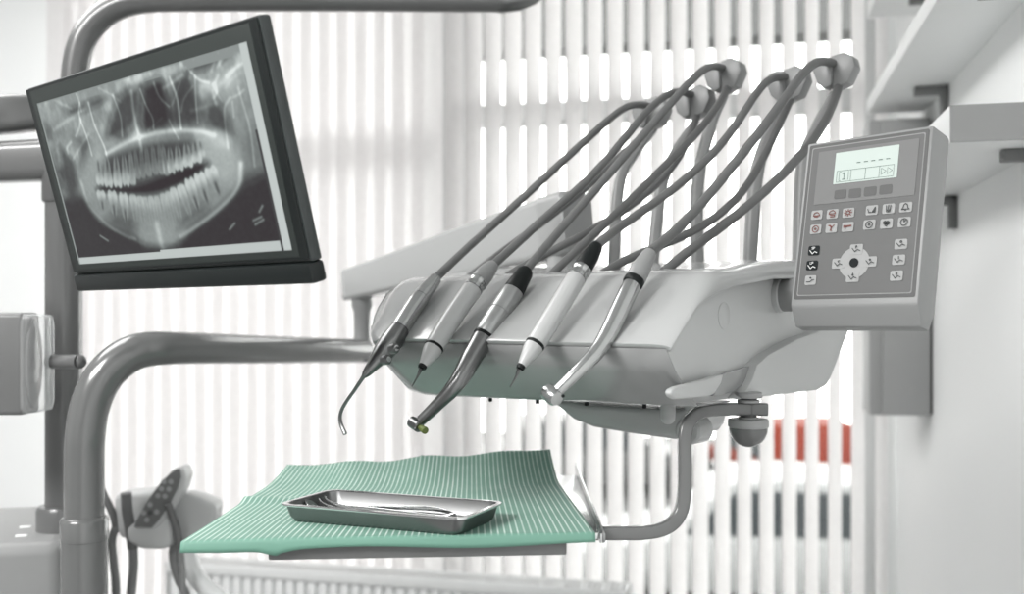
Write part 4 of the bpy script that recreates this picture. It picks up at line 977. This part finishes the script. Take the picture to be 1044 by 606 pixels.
# assistant holder with keypad
AD = 1.52
ah = thing('assistant_holder', 'grey instrument holder with a leaf shaped keypad beside the bent tube', 'instrument holder', P(150, 560, AD))
def AP(x, y, d=0.): return P(90 + x / 4.153, 460 + y / 4.153, AD + d)
EX = V((0, .05, 0))
b = NB(); prism(b, [AP(x, y, .03) for x, y in ((108, 188), (150, 176), (270, 170), (300, 200), (330, 390), (200, 390), (130, 370), (105, 300))], EX, .008, 3); obj('rear_body', b, SIDEP, ah)
b = NB(); prism(b, [AP(x, y, .02) for x, y in ((330, 215), (400, 180), (470, 200), (540, 230), (530, 300), (470, 390), (400, 418), (365, 400), (340, 330))], EX, .010, 3); obj('right_wing', b, SIDEP, ah)
b = NB(); prism(b, [AP(x, y, 0.) for x, y in ((158, 330), (200, 300), (330, 240), (355, 330), (352, 400), (320, 420), (220, 418), (165, 385))], EX, .009, 3); obj('front_block', b, SIDEP, ah)
leaf = [(398, 80), (408, 110), (395, 160), (360, 230), (310, 300), (275, 335), (185, 330), (190, 310), (240, 210), (300, 130), (350, 80), (385, 66)]
b = NB(); prism(b, [AP(x + 6, y, -.004) for x, y in leaf], EX * .8, .006, 3); obj('keypad_stem', b, SIDEP, ah)
leaf = [(388, 78), (393, 110), (378, 160), (345, 225), (298, 295), (268, 327), (192, 323), (200, 300), (250, 210), (305, 135), (350, 90), (378, 73)]
b = NB(); prism(b, [AP(x, y, -.0055) for x, y in leaf], V((0, .004, 0)), .001); kpd = obj('keypad', b, KEYL, ah)
for x, y in ((320, 130), (350, 130), (310, 160), (342, 162), (295, 190), (325, 192), (262, 228), (235, 262), (290, 258), (248, 292), (262, 262)):
    b = NB(); lathe(b, AP(x, y, -.0052), V((0, -1, 0)), [(0, .0042), (.0008, .004)], 12); obj('key', b, SOFTK if (x, y) == (262, 262) else BTN, kpd)
b = NB(); tube(b, [AP(395, 400, .05), AP(420, 450, .05), AP(445, 510, .05), AP(500, 580, .05), AP(620, 660, .05)], .014, smooth=6, radii=[.02, .016, .014, .014, .014]); obj('support_arm', b, WHITE, ah)
b = NB(); q = AP(620, 660, .05); tube(b, [q, q + V((.02, .01, -.1)), V((q.x + .02, q.y + .01, 0))], .014, smooth=0); obj('support_post', b, WHITE, ah)
SUCT = mat('suction_hose_grey', g(.22), .45, noise=.04, nscale=40)
SG = 'suction handpieces in the assistant holder'
def suction(label, pts, hpts, r, hr):
    t = thing('suction_handpiece', label, 'suction handpiece', pts[0], SG)
    b = NB(); tube(b, pts, r, 14, 4); obj('grip', b, CLIPD, t)
    b = NB(); path, _ = catmull(hpts, 14); n = len(path); skin(b, rings(path, [hr * (1 + .10 * (i % 2)) for i in range(n)], circ(12))); obj('hose', b, SUCT, t)
suction('grey suction handle left of the leaf shaped keypad', [AP(160, 178, .0), AP(165, 250, .004), AP(178, 330, .014), AP(190, 410, .02)], [AP(190, 408, .02), AP(192, 480, .02), AP(186, 560, .02), AP(170, 700, .02), AP(150, 1000, .02)], .0085, .0068)
suction('dark thin suction handle right of the leaf shaped keypad', [AP(338, 225, -.008), AP(355, 275, -.004), AP(372, 320, .0), AP(388, 410, .01)], [AP(388, 408, .01), AP(396, 470, .01), AP(400, 540, .01), AP(402, 700, .01), AP(400, 1000, .01)], .0055, .0045)
suction('dark slender suction handle between the bent tube and the holder', [AP(40, 130, .03), AP(70, 195, .03), AP(100, 260, .03), AP(118, 320, .035)], [AP(118, 318, .035), AP(100, 380, .035), AP(108, 480, .03), AP(118, 600, .03), AP(120, 900, .03)], .006, .006)
b = NB(); tube(b, [AP(365, 390, .03), AP(358, 450, .03), AP(380, 540, .03), AP(420, 640, .03), AP(440, 900, .03)], .0065, smooth=6)
o = obj('grey_hose', b, SUCT, None); o.name = 'suction_hose'; tag(o, 'smooth grey hose bending down below the right side of the holder', 'hose')

# ------------------------------------------------------------------ world, camera
w = bpy.data.worlds.new('sky'); bpy.context.scene.world = w; w.use_nodes = True
bg = w.node_tree.nodes['Background']; bg.inputs[0].default_value = (1., .975, .97, 1); bg.inputs[1].default_value = 5.6
cam = bpy.data.cameras.new('camera'); co = bpy.data.objects.new('camera', cam); C.objects.link(co)
co.location = EYE; co.rotation_euler = (math.radians(90), 0, 0); cam.sensor_width = 36; cam.lens = F / 1044 * 36
cam.shift_y = (CY - 303) / 1044; cam.clip_start = .02; cam.clip_end = 200
cam.dof.use_dof = True; cam.dof.focus_distance = .97; cam.dof.aperture_fstop = 4.2
s = bpy.context.scene; s.camera = co
s.view_settings.view_transform = 'Standard'; s.view_settings.look = 'None'; s.view_settings.exposure = .3; s.view_settings.gamma = 1; s.view_settings.use_curve_mapping = False
s.cycles.use_denoising = True; s.cycles.max_bounces = 14; s.cycles.diffuse_bounces = 8; s.cycles.transparent_max_bounces = 16
